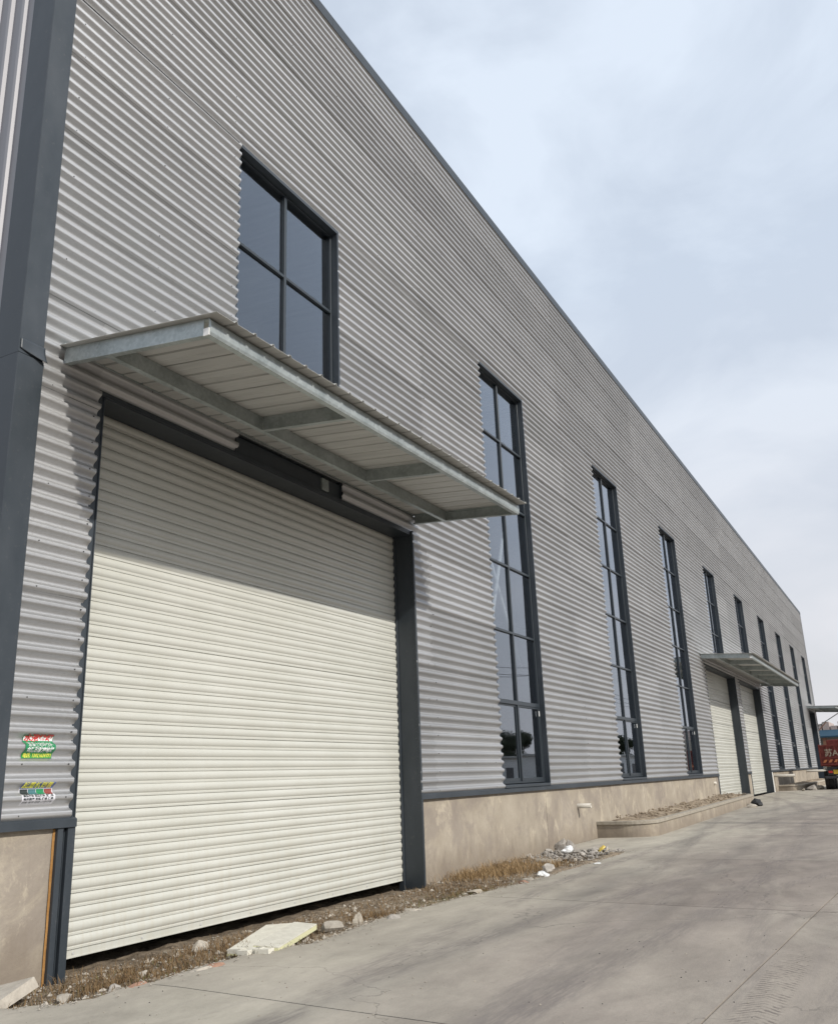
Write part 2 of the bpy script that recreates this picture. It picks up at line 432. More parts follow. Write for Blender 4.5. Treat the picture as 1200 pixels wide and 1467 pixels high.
def heightfield(x0, x1, y0, y1, st, fn):
    nx = int((x1-x0)/st)+1; ny = int((y1-y0)/st)+1
    vs = [(x0+i*st, y0+j*st, fn(x0+i*st, y0+j*st)) for j in range(ny) for i in range(nx)]
    fs = [(j*nx+i, j*nx+i+1, (j+1)*nx+i+1, (j+1)*nx+i) for j in range(ny-1) for i in range(nx-1)]
    mb = MB(); mb.add(vs, fs, 0, True); return mb
struct(heightfield(-1.5, 2.3, 4.6, 21.0, 0.035, lambda x, y: soil_h(x, y) - (0.2 if x > slab_edge(y) + 0.10 else 0)).build('soil', M['soil']))

# concrete road cast in slabs: every slab a piece of its own
road = struct(empty('road'))
def joint_x(k, y): return [None, 5.62 + 0.05*y, 10.9 + 0.05*y, 16.2 + 0.05*y, 21.5 + 0.05*y, 34.0 + 0.05*y][k]
def road_slab(k, ya, yb, near):
    gp = 0.009
    st = 0.06 if near else 0.9
    ny = max(2, int((yb-ya)/st)+1); nx = 34 if near else 7
    vs = []; 
    for j in range(ny+1):
        yy = ya + gp + (yb-ya-2*gp)*j/ny
        for i in range(nx+1):
            u = i/nx
            xl = slab_edge(yy - 0.12*1.5) if k == 0 else joint_x(k, yy) + gp
            if k == 0 and -0.1 < xl: pass
            xr = joint_x(k+1, yy) - gp
            if near:
                u = u**1.35 if k == 0 else u
            x = xl + (xr-xl)*u
            y = yy - 0.12*x
            z = gz(y) + 0.010*fbm(x, y, 0.35, 2)
            if near and k == 0 and u < 0.10:
                z -= (0.10-u)/0.10 * (0.012 + 0.03*max(0, fbm(x, y, 5.0, 3)))
            vs.append((x, y, z))
    W_ = nx+1
    fs = [(j*W_+i, j*W_+i+1, (j+1)*W_+i+1, (j+1)*W_+i) for j in range(ny) for i in range(nx)]
    mb = MB(); mb.add(vs, fs, 0, True)
    # the slab's edges
    rim = [j*W_ for j in range(ny+1)][::-1] + list(range(1, W_)) + [j*W_+nx for j in range(1, ny+1)] + [ny*W_+i for i in range(nx-1, 0, -1)]
    top = [vs[i] for i in rim]; n = len(top)
    vv = top + [(x, y, z-0.3) for x, y, z in top]
    mb.add(vv, [(i, n+i, n+(i+1) % n, (i+1) % n) for i in range(n)], 0)
    return mb.build('concrete_slab', M['road'], road)
ys = [6.55 + 5.95*k for k in range(-5, 22)]
for k in range(2):
    for a, b in zip(ys, ys[1:]):
        near = k <= 1 and a > -1 and b < 31
        road_slab(k, a, b, near)
yard = MB(); yv = []
for j in range(60):
    y = -60 + j*5.5
    for x in (joint_x(2, y)+0.02, joint_x(2, y)+8, 60): yv.append((x, y, gz(y)-0.02))
yard.add(yv, [(3*j+i, 3*j+i+1, 3*j+i+4, 3*j+i+3) for j in range(59) for i in range(2)])
struct(yard.build('yard', M['yard']))  # out-of-view ground, its dark tone chosen to weaken ground bounce

# ================================================================== THE WAREHOUSE
B = empty('warehouse')
tag(B, 'long grey corrugated metal warehouse with tall dark windows and cream shutters', 'building')
openings = [(D1[0]-0.095, D1[1]+0.0, 0, 6.0), (GAP[0], GAP[1], 5.9, GAP[3]),
            (D2[0]-0.09, D2[1], 0, 6.05), (D3[0]-0.09, D3[1], 0, 6.05), (D4[0]-0.09, D4[1], 0, 6.15)]
wins = [(8.86, 8.86+WW, 6.55, WT)]
for k in range(9):
    y = WL0 + WLP*k
    zb = ZB if k not in (3, 4, 8) else 6.75
    wins.append((y, y+WW, zb, WT))
openings += [(a+0.0, b, z0-0.01, z1) for a, b, z0, z1 in wins]

def sheet(y0, y1, z0, z1, off, tilt):
    n = max(2, int(round((z1-z0)/PITCH*16)))
    zs = [z0 + (z1-z0)*i/n for i in range(n+1)]
    ny = max(1, int((y1-y0)/1.2))
    if y0 > 50: ny = 1
    vs = []
    seed = random.random()*50
    for j in range(ny+1):
        y = y0 + (y1-y0)*j/ny
        for i, z in enumerate(zs):
            w = 0.0035*mnoise.noise(Vector((y*0.7, z*1.3, seed)))
            vs.append((prof(z) + off + tilt*(1-(z-z0)/(z1-z0)) + w, y, z + 0.003*mnoise.noise(Vector((y*0.5, 0, seed)))))
    W_ = n+1
    fs = [(j*W_+i, (j+1)*W_+i, (j+1)*W_+i+1, j*W_+i+1) for j in range(ny) for i in range(n)]
    mb = MB(); mb.add(vs, fs, 0, True)
    # folded-in ends give the sheet its thickness
    for j, s in ((0, -1), (ny, 1)):
        e = [vs[j*W_+i] for i in range(W_)]; e2 = [(x-0.004, y, z) for x, y, z in e]
        mb.add(e + e2, [(i, i+1, W_+i+1, W_+i) if s > 0 else (i, W_+i, W_+i+1, i+1) for i in range(n)], 0)
    b = [vs[j*W_] for j in range(ny+1)]; b2 = [(x-0.004, y, z) for x, y, z in b]
    mb.add(b+b2, [(j, ny+1+j, ny+2+j, j+1) for j in range(ny)], 0)
    return mb.build('cladding_sheet', M['clad'], B)
ycols = [5.722] + [14.53 + WLP*k for k in range(0, 10)]
ycols = [y for y in ycols if y < Y1-2] + [Y1-0.03]
rows = []
z = ZB
while z < ZT - 0.01:
    rows.append((z, min(z + 7*PITCH, ZT))); z += 7*PITCH
for ya, yb in zip(ycols, ycols[1:]):
    for (za, zb) in rows:
        cuts = {ya, yb}
        for o in openings:
            if o[3] > za+0.01 and o[2] < zb-0.01:
                for q in o[:2]:
                    if ya < q < yb: cuts.add(q)
        cuts = sorted(cuts)
        off = random.uniform(-0.0015, 0.0015); tilt = 0.009
        for a, b in zip(cuts, cuts[1:]):
            if b - a < 0.03: continue
            mid = (a+b)/2; lo, hi = za, zb; segs = [(za, zb)]
            for o in openings:
                if o[0] < mid < o[1]:
                    ns = []
                    for s0, s1 in segs:
                        if o[3] <= s0 or o[2] >= s1: ns.append((s0, s1)); continue
                        if o[2] > s0: ns.append((s0, o[2]))
                        if o[3] < s1: ns.append((o[3], s1))
                    segs = ns
            for s0, s1 in segs:
                if s1 - s0 > 0.03: sheet(a, b, s0, s1, off, tilt * (s1-s0)/(zb-za))
# screws: rows of small heads on the rails behind the sheets, and up the end laps
sc = MB()
def screw(y, z, r=0.011):
    x = prof(z) + 0.004
    vs = [(x+0.006, y + r*math.cos(t), z + r*math.sin(t)) for t in [k*math.pi/3 for k in range(6)]]
    vb = [(x-0.004, p[1], p[2]) for p in vs]
    sc.add(vs+vb, [tuple(range(6)), *[(i, 6+i, 6+(i+1) % 6, (i+1) % 6) for i in range(6)]])
def blocked(y, z): return any(o[0]-0.03 < y < o[1]+0.03 and o[2]-0.05 < z < o[3]+0.05 for o in openings)
for i, yc in enumerate(ycols[1:-1]):
    z = ZB + PITCH*0.25
    while z < ZT:
        if not blocked(yc+0.06, z) and random.random() < 0.8: screw(yc+0.06+random.uniform(-.02, .02), z + 0.6*PITCH*(random.random() < .2))
        z += PITCH*2
for (za, zb) in rows:
    for zz in (za + PITCH*0.25, za + PITCH*3.25):
        y = 5.9
        while y < 45:
            if not blocked(y, zz) and random.random() < 0.7: screw(y + random.uniform(-.03, .03), zz, 0.008)
            y += 1.4
for z in np.arange(1.6, 5.8, PITCH*2): screw(6.46+random.uniform(-.015, .015), ZB + PITCH*(round((z-ZB)/PITCH)+.25), 0.009)
stuff(sc.build('screw', M['screw'], B))

# flashing line above the windows (the thin dark joint) near the corner
mb = MB(); mb.sweep([(0.0, -0.012), (0.060, -0.012), (0.070, 0.012), (0.0, 0.02)], (0.0, 5.72, 10.955), (0.0, 8.80, 10.955), (1, 0, 0), (0, 0, 1))
mb.build('joint_flashing', M['black'], B)
mb = MB(); mb.sweep([(0.0, 0.0), (0.064, 0.0), (0.068, 0.008), (0.0, 0.012)], (0.0, 11.52, 10.96), (0.0, 17.4, 10.96), (1, 0, 0), (0, 0, 1))
mb.build('joint_flashing', M['clad'], B)

# bottom flashing
for a, b in ((5.70, D1[0]-0.025), (D1[1]+0.0, D2[0]-0.09), (D2[1]+0.01, D3[0]-0.10), (D3[1]+0.01, D4[0]-0.10), (D4[1]+.01, Y1)):
    y = a
    while y < b - 0.01:
        e = min(y + 6.0, b)
        if b - e < 1: e = b
        o = MB(); o.sweep([(-0.06, 0.10), (0.040, 0.095), (0.070, 0.075), (0.070, 0.0), (-0.06, 0.0)], (0, y+0.002, 1.278), (0, e-0.002, 1.278), (1, 0, 0), (0, 0, 1))
        o.build('base_flashing', M['trim'], B); y = e
# coping
y = 5.40
while y < Y1:
    e = min(y + 3.0, Y1+0.03)
    o = MB(); o.sweep([(-0.35, 0.0), (0.062, 0.0), (0.070, -0.02), (0.078, 0.20), (0.05, 0.245), (-0.35, 0.225)], (0, y+0.002, 15.47), (0, e-0.002, 15.47 + 0.0), (1, 0, 0), (0, 0, 1))
    o.build('coping', M['galv'] if False else M['trim'], B); y = e

# corner trim: two lapped lengths, the lower one with its top edge sprung outwards
def corner_trim(z0, z1, grow):
    o = MB(); p = [(-0.31, -0.02-grow), (0.070+grow, -0.02-grow), (0.070+grow, 0.285+grow), (0.0, 0.285+grow), (0.0, 0.06), (-0.31, 0.06)]
    n = len(p); zz = [z0, z1]
    vs = [(u, 5.45+w-0.01, z) for z in zz for u, w in p]
    o.add(vs, [(i, (i+1) % n, n+(i+1) % n, n+i) for i in range(n)]); o.add(vs[:n], [tuple(range(n))[::-1]]); o.add(vs[n:], [tuple(range(n))])
    return bevel(o.build('corner_trim', M['trim'], B), 0.006)
corner_trim(6.0, 15.46, 0.0)
corner_trim(0.0+1.28, 5.99, 0.008)
o = MB()
n = 12; vs = []
for j in range(9):
    v = j/8
    for i in range(n+1):
        u = i/n; yy = 5.432 + 0.302*u
        vs.append((0.0785 + 0.055*v*v*u**1.4, yy, 6.16 - v*(0.115 + 0.075*u)))
o.add(vs, [(j*(n+1)+i, (j+1)*(n+1)+i, (j+1)*(n+1)+i+1, j*(n+1)+i+1) for j in range(8) for i in range(n)], 0, True)
fl = o.build('trim_flap', M['trim'], B); sm = fl.modifiers.new('thick', 'SOLIDIFY'); sm.thickness = 0.003
# rivets down the corner trim
o = MB()
for k in range(46):
    for yy in (5.475, 5.70):
        z = 1.5 + 0.31*k + random.uniform(-.03, .03); xx = 0.0665 if z > 6 else 0.0745
        o.tube((xx-.002, yy, z), (xx+.004, yy, z), 0.006, n=6)
stuff(o.build('rivet', M['screw'], B))
# far corner
o = MB(); o.box(-0.28, 0.06, Y1-0.25, Y1+0.03, 1.28, 15.46); o.build('corner_trim', M['trim'], B)

# gable end (faces the camera's left edge): vertical ribbed sheets
GX = -24.0
M['gable'] = mat('gable_sheet_grey', (0.30, 0.295, 0.31), 0.45, 0.2)
def gable_sheet(xa, xb, ypl, sgn, z0=1.25, z1=None):
    o = MB(); vs = []; per = 0.26; w = abs(xb-xa); pts = []
    k = 0; x = 0
    while x < w - 0.01:
        for du, dd in ((0.0, 0.0), (0.16, 0.0), (0.185, 0.04), (0.235, 0.04)):
            if x+du <= w: pts.append((x+du, dd))
        x += per
    pts.append((w, 0.0))
    for u, d in pts:
        xx = xa - u
        top = 15.45 + 0.06*max(0, (1 - abs(xx+12)/12))*24/2
        vs.append((xx, ypl - sgn*d, z0)); vs.append((xx, ypl - sgn*d, top))
    o.add(vs, [(2*i, 2*i+1, 2*i+3, 2*i+2) for i in range(len(pts)-1)])
    return o.build('gable_sheet', M['gable'], B)
x = -0.30
while x > GX:
    e = max(x-1.04, GX); gable_sheet(x, e, Y0+0.03, 1); gable_sheet(x, e, Y1-0.03, -1); x = e
# roof, rear wall, interior floor
o = MB()
for xa, xb, za, zb in ((-0.34, -12, 15.35, 16.1), (-12, GX, 16.1, 15.35)):
    o.hexa([(xa, Y0+0.04, za-0.1), (xb, Y0+0.04, zb-0.1), (xb, Y1-0.04, zb-0.1), (xa, Y1-0.04, za-0.1)],
           [(xa, Y0+0.04, za), (xb, Y0+0.04, zb), (xb, Y1-0.04, zb), (xa, Y1-0.04, za)])
o.build('roof', M['sheet'], B)
o = MB(); o.box(GX-0.1, GX, Y0, Y1, -0.3, 15.4); o.build('rear_wall', M['clad'], B)
o = MB(); o.box(GX, -0.62, Y0+0.1, Y1-0.1, -0.34, -0.24); o.build('interior_floor', M['floor'], B)
o = MB(); o.box(GX, -0.3, Y0+0.06, Y0+0.12, 0, 15.3); o.box(GX, -0.3, Y1-0.12, Y1-0.06, 0, 15.3); o.build('interior_lining', M['inside'], B)
# steel columns and bracing inside, seen faintly through the glass
for k in range(11):
    y = 7.0 + WLP*k - 1.0 + 0.0
    y = 14.55 + WLP*(k-1)
    if y < 6 or y > 91: continue
    o = MB(); o.box(-0.95, -0.93, y-0.13, y+0.13, 0, 15.2); o.box(-0.53, -0.51, y-0.13, y+0.13, 0, 15.2); o.box(-0.93, -0.53, y-0.006, y+0.006, 0, 15.2)
    o.build('column', M['steel'], B)
for (ya_, za_), (yb_, zb_) in (((20.88, 8.9), (19.05, 4.85)), ((18.9, 7.3), (20.85, 4.1))):
    o = MB(); o.tube((-0.74, ya_, za_), (-0.74, yb_, zb_), 0.05, n=8); o.build('cross_brace', M['white'], B)

# plinth
def plinth(y0, y1, x=-0.005):
    o = MB(); st = 0.25; ny = max(2, int((y1-y0)/st)); nz = 6
    g0 = min(gz(y0), gz(y1)) - 0.35; vs = []
    for j in range(ny+1):
        y = y0 + (y1-y0)*j/ny
        for i in range(nz+1):
            zz = g0 + (1.277-g0)*i/nz
            vs.append((x + 0.009*mnoise.noise(Vector((y*1.1, zz*1.3, 2))), y, zz))
    o.add(vs, [(j*(nz+1)+i, (j+1)*(nz+1)+i, (j+1)*(nz+1)+i+1, j*(nz+1)+i+1) for j in range(ny) for i in range(nz)], 0, True)
    t = 0.28
    o.add([vs[0], vs[nz], (x-t, y0, 1.277), (x-t, y0, g0)], [(0, 1, 2, 3)])
    e = ny*(nz+1)
    o.add([vs[e], vs[e+nz], (x-t, y1, 1.277), (x-t, y1, g0)], [(3, 2, 1, 0)])
    o.add([(x-t, y0, g0), (x-t, y1, g0), (x-t, y1, 1.277), (x-t, y0, 1.277)], [(0, 3, 2, 1)])
    o.add([(x, y0, 1.277), (x, y1, 1.277), (x-t, y1, 1.277), (x-t, y0, 1.277)], [(0, 1, 2, 3)])
    return o.build('plinth', M['plinth'], B)
plinth(5.46, 6.395)
for a, b in ((13.99, 19.93), (19.94, 28.50), (28.51, 36.40), (36.41, 40.62)): plinth(a, b)
plinth(D2[1]+0.02, D3[0]-0.10)
for a, b in ((D3[1]+0.03, 66), (66.01, 75.5), (75.51, D4[0]-0.1)): plinth(a, b)
plinth(D4[1]+0.02, Y1)
o = MB(); o.box(-24, -0.29, 5.46, 5.72, -0.3, 1.26); o.build('plinth', M['plinth'], B)
# rusty strip of foam beside the near jamb
o = MB(); vs = []
for j in range(24):
    z = -0.30 + 1.57*j/23; w = 0.062 + 0.03*mnoise.noise(Vector((z*4, 3, 0)))
    vs += [(0.006, 6.40-w*0.3, z), (0.012 + 0.006*mnoise.noise(Vector((z*9, 0, 0))), 6.42, z), (0.004, 6.40+w, z)]
o.add(vs, [(3*j+i, 3*j+i+1, 3*j+i+4, 3*j+i+3) for j in range(23) for i in range(2)], 0, True)
o.build('foam_seal', M['rust'], B)

# ---- doors
def slat_mesh(y0, y1, ph):
    p = [(-0.012, 0.000), (-0.012, 0.003), (0.000, 0.005), (0.001, 0.026), (-0.004, 0.031), (0.004, 0.040), (0.011, 0.052), (0.016, 0.070),
         (0.0165, 0.088), (0.013, 0.106), (0.006, 0.120), (-0.001, 0.128), (-0.004, 0.1325), (-0.014, 0.133)]
    mb = MB(); n = len(p); ny = 7; vs = []
    for j in range(ny+1):
        y = y0 + (y1-y0)*j/ny
        vs += [(u*1.0, y, w*ph/0.133) for u, w in p]
    mb.add(vs, [(j*n+i, (j+1)*n+i, (j+1)*n+i+1, j*n+i+1) for j in range(ny) for i in range(n-1)], 0, False)
    for q in range(len(mb.sm)):
        i = q % (n-1); mb.sm[q] = 4 <= i <= 11
    return mb.mesh('slat', M['shut'])
def shutter_door(y0, y1, top, base, label, bot):
    r = empty('roller_shutter', (0, 0, 0)); r.parent = B
    if label: r['label'] = label
    ph = 0.133; me = slat_mesh(y0-0.0, y1+0.02, ph)
    z = bot + 0.075; i = 0
    while z < top + 0.12:
        s = link('slat', me, r); s.location = (-0.345 + random.uniform(-0.0012, 0.0012), 0, z)
        s.rotation_euler = (random.uniform(-0.0002, 0.0002), random.uniform(-0.014, 0.014), 0)
        z += ph
    o = MB(); o.sweep([(-0.02, 0.0), (0.012, 0.0), (0.012, 0.012), (0.004, 0.016), (0.004, 0.07), (-0.02, 0.075)], (-0.345, y0, bot), (-0.345, y1, bot), (1, 0, 0), (0, 0, 1))
    o.build('bottom_bar', M['shut'], r)
    o = MB()
    yy = y0 + 0.4
    while yy < y1: o.box(-0.343, -0.334, yy-0.012, yy+0.012, bot+0.03, bot+0.05); yy += 0.95
    o.build('rivet', M['steel'], r)
    # far jamb (wide reveal) and near jamb, lintel
    o = MB(); o.box(-0.36, 0.066, y1, y1+0.012, base, top+0.05); o.box(-0.02, 0.067, y1+0.012, y1+0.050, base, top+0.05)
    o.box(-0.40, -0.30, y1-0.03, y1-0.001, base, top)
    bevel(o.build('jamb', M['trim'], r), 0.003)
    o = MB(); o.box(-0.36, 0.004, y0-0.12, y0-0.004, base, top+0.05)
    o.box(0.004, 0.020, y0-0.018, y0-0.004, base, top+0.05)
    if base < -0.1:
        o.box(-0.04, 0.050, y0-0.232, y0-0.165, base+0.02, 1.277)
        o.box(-0.04, -0.015, y0-0.165, y0-0.121, base+0.02, 1.277)
        o.box(0.004, 0.050, y0-0.110, y0-0.019, base+0.02, 1.277)
    bevel(o.build('jamb', M['trim'], r), 0.003)
    o = MB(); o.box(-0.32, 0.030, y0-0.10, y1+0.05, top, top+0.055); o.box(-0.30, 0.0, y0, y1, top+0.055, top+0.30)
    o.box(-0.60, -0.50, y0, y1, top, top+0.6)
    o.box(-0.36, 0.028, y0, y1, top-0.028, top-0.001)
    bevel(o.build('lintel', M['trim'], r), 0.003)
    return r
shutter_door(*D1[:2], D1[2], -0.20, 'large cream roller shutter nearest the camera', 0.0)
shutter_door(*D2[:2], D2[2], 0.10, 'cream roller shutter, first of the far pair', 0.20)
shutter_door(*D3[:2], D3[2], 0.10, 'cream roller shutter, second of the far pair', 0.20)
# opening over door 1 with the motor box in it
r = empty('motor_recess'); r.parent = B
o = MB(); o.box(-0.32, -0.30, GAP[0], GAP[1], 6.0, 6.45); o.box(-0.3, 0.03, GAP[0]-0.02, GAP[0]+0.005, 6.004, 6.30); o.box(-0.3, 0.03, GAP[1]-0.005, GAP[1]+0.02, 6.004, 6.30)
o.build('recess_lining', M['trim'], r)
o = MB(); o.box(-0.2, -0.02, 9.1, 9.9, 6.06, 6.2); o.tube((-0.12, 9.9, 6.13), (-0.12, 11.1, 6.13), 0.06)
o.build('motor_box', M['black'], r)
o = MB(); o.box(-0.06, 0.035, 11.02, 11.20, 6.03, 6.22); bevel(o.build('bracket', M['galv'], r), 0.006)
# door 4: dark open doorway
r = empty('open_doorway'); r.parent = B
o = MB(); o.box(-0.4, 0.08, D4[1], D4[1]+0.06, 0.1, 6.15); o.box(-0.36, 0.02, D4[0]-0.1, D4[0], 0.1, 6.15); o.box(-0.4, 0.03, D4[0], D4[1], 6.1, 6.5)
o.build('frame', M['trim'], r)
M['blued'] = mat('blue_panel', (0.03, 0.07, 0.14), 0.5)
o = MB(); o.box(-0.5, -0.45, D4[0], D4[1], 0.1, 6.1); o.build('door_panel', M['blued'], r)

# ---- windows
pane_cache = {}
def window(y0, y1, z0, z1):
    w = empty('window', (0, 0, 0)); w.parent = B
    # folded flashing lining the opening
    o = MB(); t = 0.012
    o.box(-0.2, 0.058, y1-t, y1, z0, z1)                 # far reveal
    o.box(0.058, 0.066, y1-t, y1+0.030, z0, z1-t-.001)
    o.box(-0.24, 0.004, y0, y0+0.045, z0, z1)             # near reveal with face strip
    o.box(-0.24, 0.060, y0, y1-t-.001, z1-t, z1)               # head
    o.box(0.060, 0.068, y0, y1+0.035, z1-t, z1+0.045)
    o.build('reveal', M['trim'], w)
    o = MB(); o.hexa([(-0.2, y0, z0), (0.075, y0, z0), (0.075, y1, z0), (-0.2, y1, z0)], [(-0.2, y0, z0+0.075), (0.075, y0, z0+0.055), (0.075, y1, z0+0.055), (-0.2, y1, z0+0.075)])
    bevel(o.build('sill', M['trim'], w), 0.003)
    a, b = y0+0.046, y1-t-0.001
    F = 0.036; xg = -0.10
    o = MB(); o.box(xg-0.03, xg+0.045, a, a+F, z0+.08, z1-t-.001); o.box(xg-0.03, xg+0.045, b-F, b, z0+.08, z1-t-.001)
    o.box(xg-0.03, xg+0.044, a+F, b-F, z1-t-F, z1-t-.001); o.box(xg-0.03, xg+0.044, a+F, b-F, z0+.08, z0+.08+F)
    bevel(o.build('frame', M['frame'], w), 0.004)
    mid = (a+b)/2 - 0.06
    zs = [z1-0.06]
    k = 1
    while WT - 1.555*k - 0.01 > z0 + 0.5: zs.append(WT - 1.555*k); k += 1
    zs.append(z0+.08+F)
    o = MB(); o.box(xg-0.03, xg+0.05, mid-0.03, mid+0.03, z0+.08+F, z1-t-F-.001); bevel(o.build('mullion', M['frame'], w), 0.004)
    low = z0 < 2
    for i, zz in enumerate(zs[1:-1]):
        th = 0.045 if (low and i == len(zs)-3) else 0.026
        for p, q in ((a+F, mid-0.031), (mid+0.031, b-F)):
            o = MB(); o.box(xg-0.03, xg+0.047, p, q, zz-th, zz+th); bevel(o.build('transom', M['frame'], w), 0.004)
    for i in range(len(zs)-1):
        hi, lo = zs[i], zs[i+1]
        for p, q in ((a+F, mid-0.03), (mid+0.03, b-F)):
            sash = low and i == len(zs)-2
            if sash:
                o = MB(); s = 0.045; xo = 0.012 if p > mid else -0.006
                z_a, z_b = lo+0.001, hi-0.046
                o.box(xg-0.02+xo, xg+0.02+xo, p, p+s, z_a, z_b); o.box(xg-0.02+xo, xg+0.02+xo, q-s, q, z_a, z_b)
                o.box(xg-0.02+xo, xg+0.02+xo, p+s, q-s, z_a, z_a+0.07); o.box(xg-0.02+xo, xg+0.02+xo, p+s, q-s, z_b-0.04, z_b)
                bevel(o.build('sash', M['frame'], w), 0.004)
            key = (round(q-p, 3), round(hi-lo, 3))
            if key not in pane_cache:
                mm = MB(); hy, hz = (q-p)/2, (hi-lo)/2; mm.box(-0.002, 0.002, -hy, hy, -hz, hz); pane_cache[key] = mm.mesh('pane', M['glass'])
            g_ = link('pane', pane_cache[key], w); g_.location = (xg, (p+q)/2, (lo+hi)/2)
            g_.rotation_euler = (0, random.uniform(-0.0035, 0.0035), random.uniform(-0.005, 0.005))
    if low:
        o = MB(); o.box(xg+0.03, xg+0.05, b-F-0.035, b-F-0.012, zs[-2]-0.24, zs[-2]-0.12); bevel(o.build('handle', M['white'], w), 0.004)
    return w
for a, b, z0, z1 in wins: window(a, b, z0, z1)

# ---- canopies
def canopy(ya, yb, xf, zw, zf, beams, dz=0.0, tilt=0.0, label=None, inner=0.74, brace=False):
    r = empty('canopy'); r.parent = B
    if label: r['label'] = label
    def zb(x, y):
        v = (y-ya)/(yb-ya)
        return (zw + (zf-zw)*x/xf) + dz + (0.04 + (tilt-0.04)*x/xf)*v
    H = 0.185
    def cbeam_y(x, s, name='beam', y_a=ya, y_b=yb):
        o = MB(); pr = [(0, 0), (s*0.07, 0), (s*0.07, 0.02), (s*0.062, 0.02), (s*0.062, 0.006), (s*0.006, 0.006), (s*0.006, H-0.006), (s*0.07, H-0.006), (s*0.07, H), (0, H)]
        o.sweep(pr if s > 0 else pr[::-1], (x, y_a, zb(x, y_a)), (x, y_b, zb(x, y_b)), (1, 0, 0), (0, 0, 1)); return o.build(name, M['galv'], r)
    def cbeam_x(y, s, x0, x1, name='beam', drop=0):
        o = MB(); h = H - drop
        pr = [(0, 0), (s*0.07, 0), (s*0.07, 0.02), (s*0.062, 0.02), (s*0.062, 0.006), (s*0.006, 0.006), (s*0.006, h-0.006), (s*0.07, h-0.006), (s*0.07, h), (0, h)]
        o.sweep(pr if s < 0 else pr[::-1], (x0, y, zb(x0, y)+drop), (x1, y, zb(x1, y)+drop), (0, 1, 0), (0, 0, 1)); return o.build(name, M['galv'], r)
    cbeam_x(ya, 1, 0.055, xf-0.075); cbeam_x(yb, -1, 0.055, xf-0.075)
    # rounded front rail
    o = MB(); pr = [(0.0, 0.0), (-0.07, 0.0), (-0.07, 0.012), (-0.012, 0.016), (-0.012, H-0.01), (-0.07, H-0.01), (-0.07, H), (-0.01, H), (0.012, H-0.03), (0.02, H*0.5), (0.012, 0.03)]
    o.sweep(pr[::-1], (xf, ya-0.0, zb(xf, ya)), (xf, yb, zb(xf, yb)), (1, 0, 0), (0, 0, 1), smooth=False); o.build('front_rail', M['galv'], r)
    cbeam_y(inner, -1, y_a=ya+0.012, y_b=yb-0.08)
    for y in beams: cbeam_x(y, 1, inner+0.012, xf-0.075)
    # end plate at the front corner
    o = MB(); o.box(xf-0.07, xf+0.004, ya-0.012, ya-0.002, zb(xf, ya)-0.004, zb(xf, ya)+0.075); o.build('bracket', M['white'], r)
    # roof sheets with raised ribs, lying on the beams
    y = ya - 0.07
    while y < yb + 0.08:
        e = min(y+0.90, yb+0.10)
        if e - y < 0.2: break
        o = MB(); pts = []
        u = 0; ww = e - y
        base = [(0, 0.006), (0.012, 0.0), (0.135, 0.0), (0.150, 0.004), (0.165, 0.0), (0.27, 0.0), (0.28, 0.024), (0.305, 0.024), (0.315, 0.0), (0.435, 0.0), (0.45, 0.004), (0.465, 0), (0.57, 0.0), (0.58, 0.024), (0.605, 0.024), (0.615, 0.0), (0.74, 0), (0.75, 0.004), (0.76, 0), (0.87, 0.0), (0.88, 0.026), (0.905, 0.028), (0.915, 0.004), (0.93, 0.004)]
        pts = [(a, h) for a, h in base if a <= ww + 0.04]
        xo0, xo1 = 0.045, xf + 0.16 + random.uniform(-0.012, 0.012)
        vs = []
        for a, h in pts:
            for xx in (xo0, xo1): vs.append((xx, y+a, zb(xx, y+a)+H+0.003+h))
        o.add(vs, [(2*i, 2*i+1, 2*i+3, 2*i+2) for i in range(len(pts)-1)])
        s = o.build('roof_sheet', M['sheet'], r); k = s.modifiers.new('thick', 'SOLIDIFY'); k.thickness = 0.003; k.offset = 1
        y = e
    # flashing against the wall
    o = MB(); o.hexa([(0.0, ya-0.02, zb(0, ya)+H-0.02), (0.072, ya-0.02, zb(0, ya)+H-0.02), (0.072, yb, zb(0, yb)+H-0.02), (0.0, yb, zb(0, yb)+H-0.02)],
                     [(0.0, ya-0.02, zb(0, ya)+H+.045), (0.072, ya-0.02, zb(0, ya)+H+.045), (0.072, yb, zb(0, yb)+H+.045), (0.0, yb, zb(0, yb)+H+.045)])
    o.build('wall_flashing', M['galv'], r)
    if brace:
        o2 = MB(); o2.tube((0.05, yb-0.1, zb(0, yb)-1.3), (xf-0.3, yb-0.1, zb(xf, yb)), 0.04); o2.build('brace', M['galv'], r)
    return r
canopy(6.0, 14.02, 2.12, 6.11, 5.865, [8.60, 11.17], tilt=0.12, label='corrugated steel canopy over the nearest shutter')
canopy(39.95, 57.55, 2.12, 6.20, 6.02, [42.9, 45.9, 48.8, 51.7, 54.6], tilt=0.04, label='long steel canopy over the far pair of shutters')
canopy(83.7, 91.6, 2.35, 6.22, 6.10, [87.6], tilt=0.0, label='steel canopy over the open doorway at the far end', brace=True)

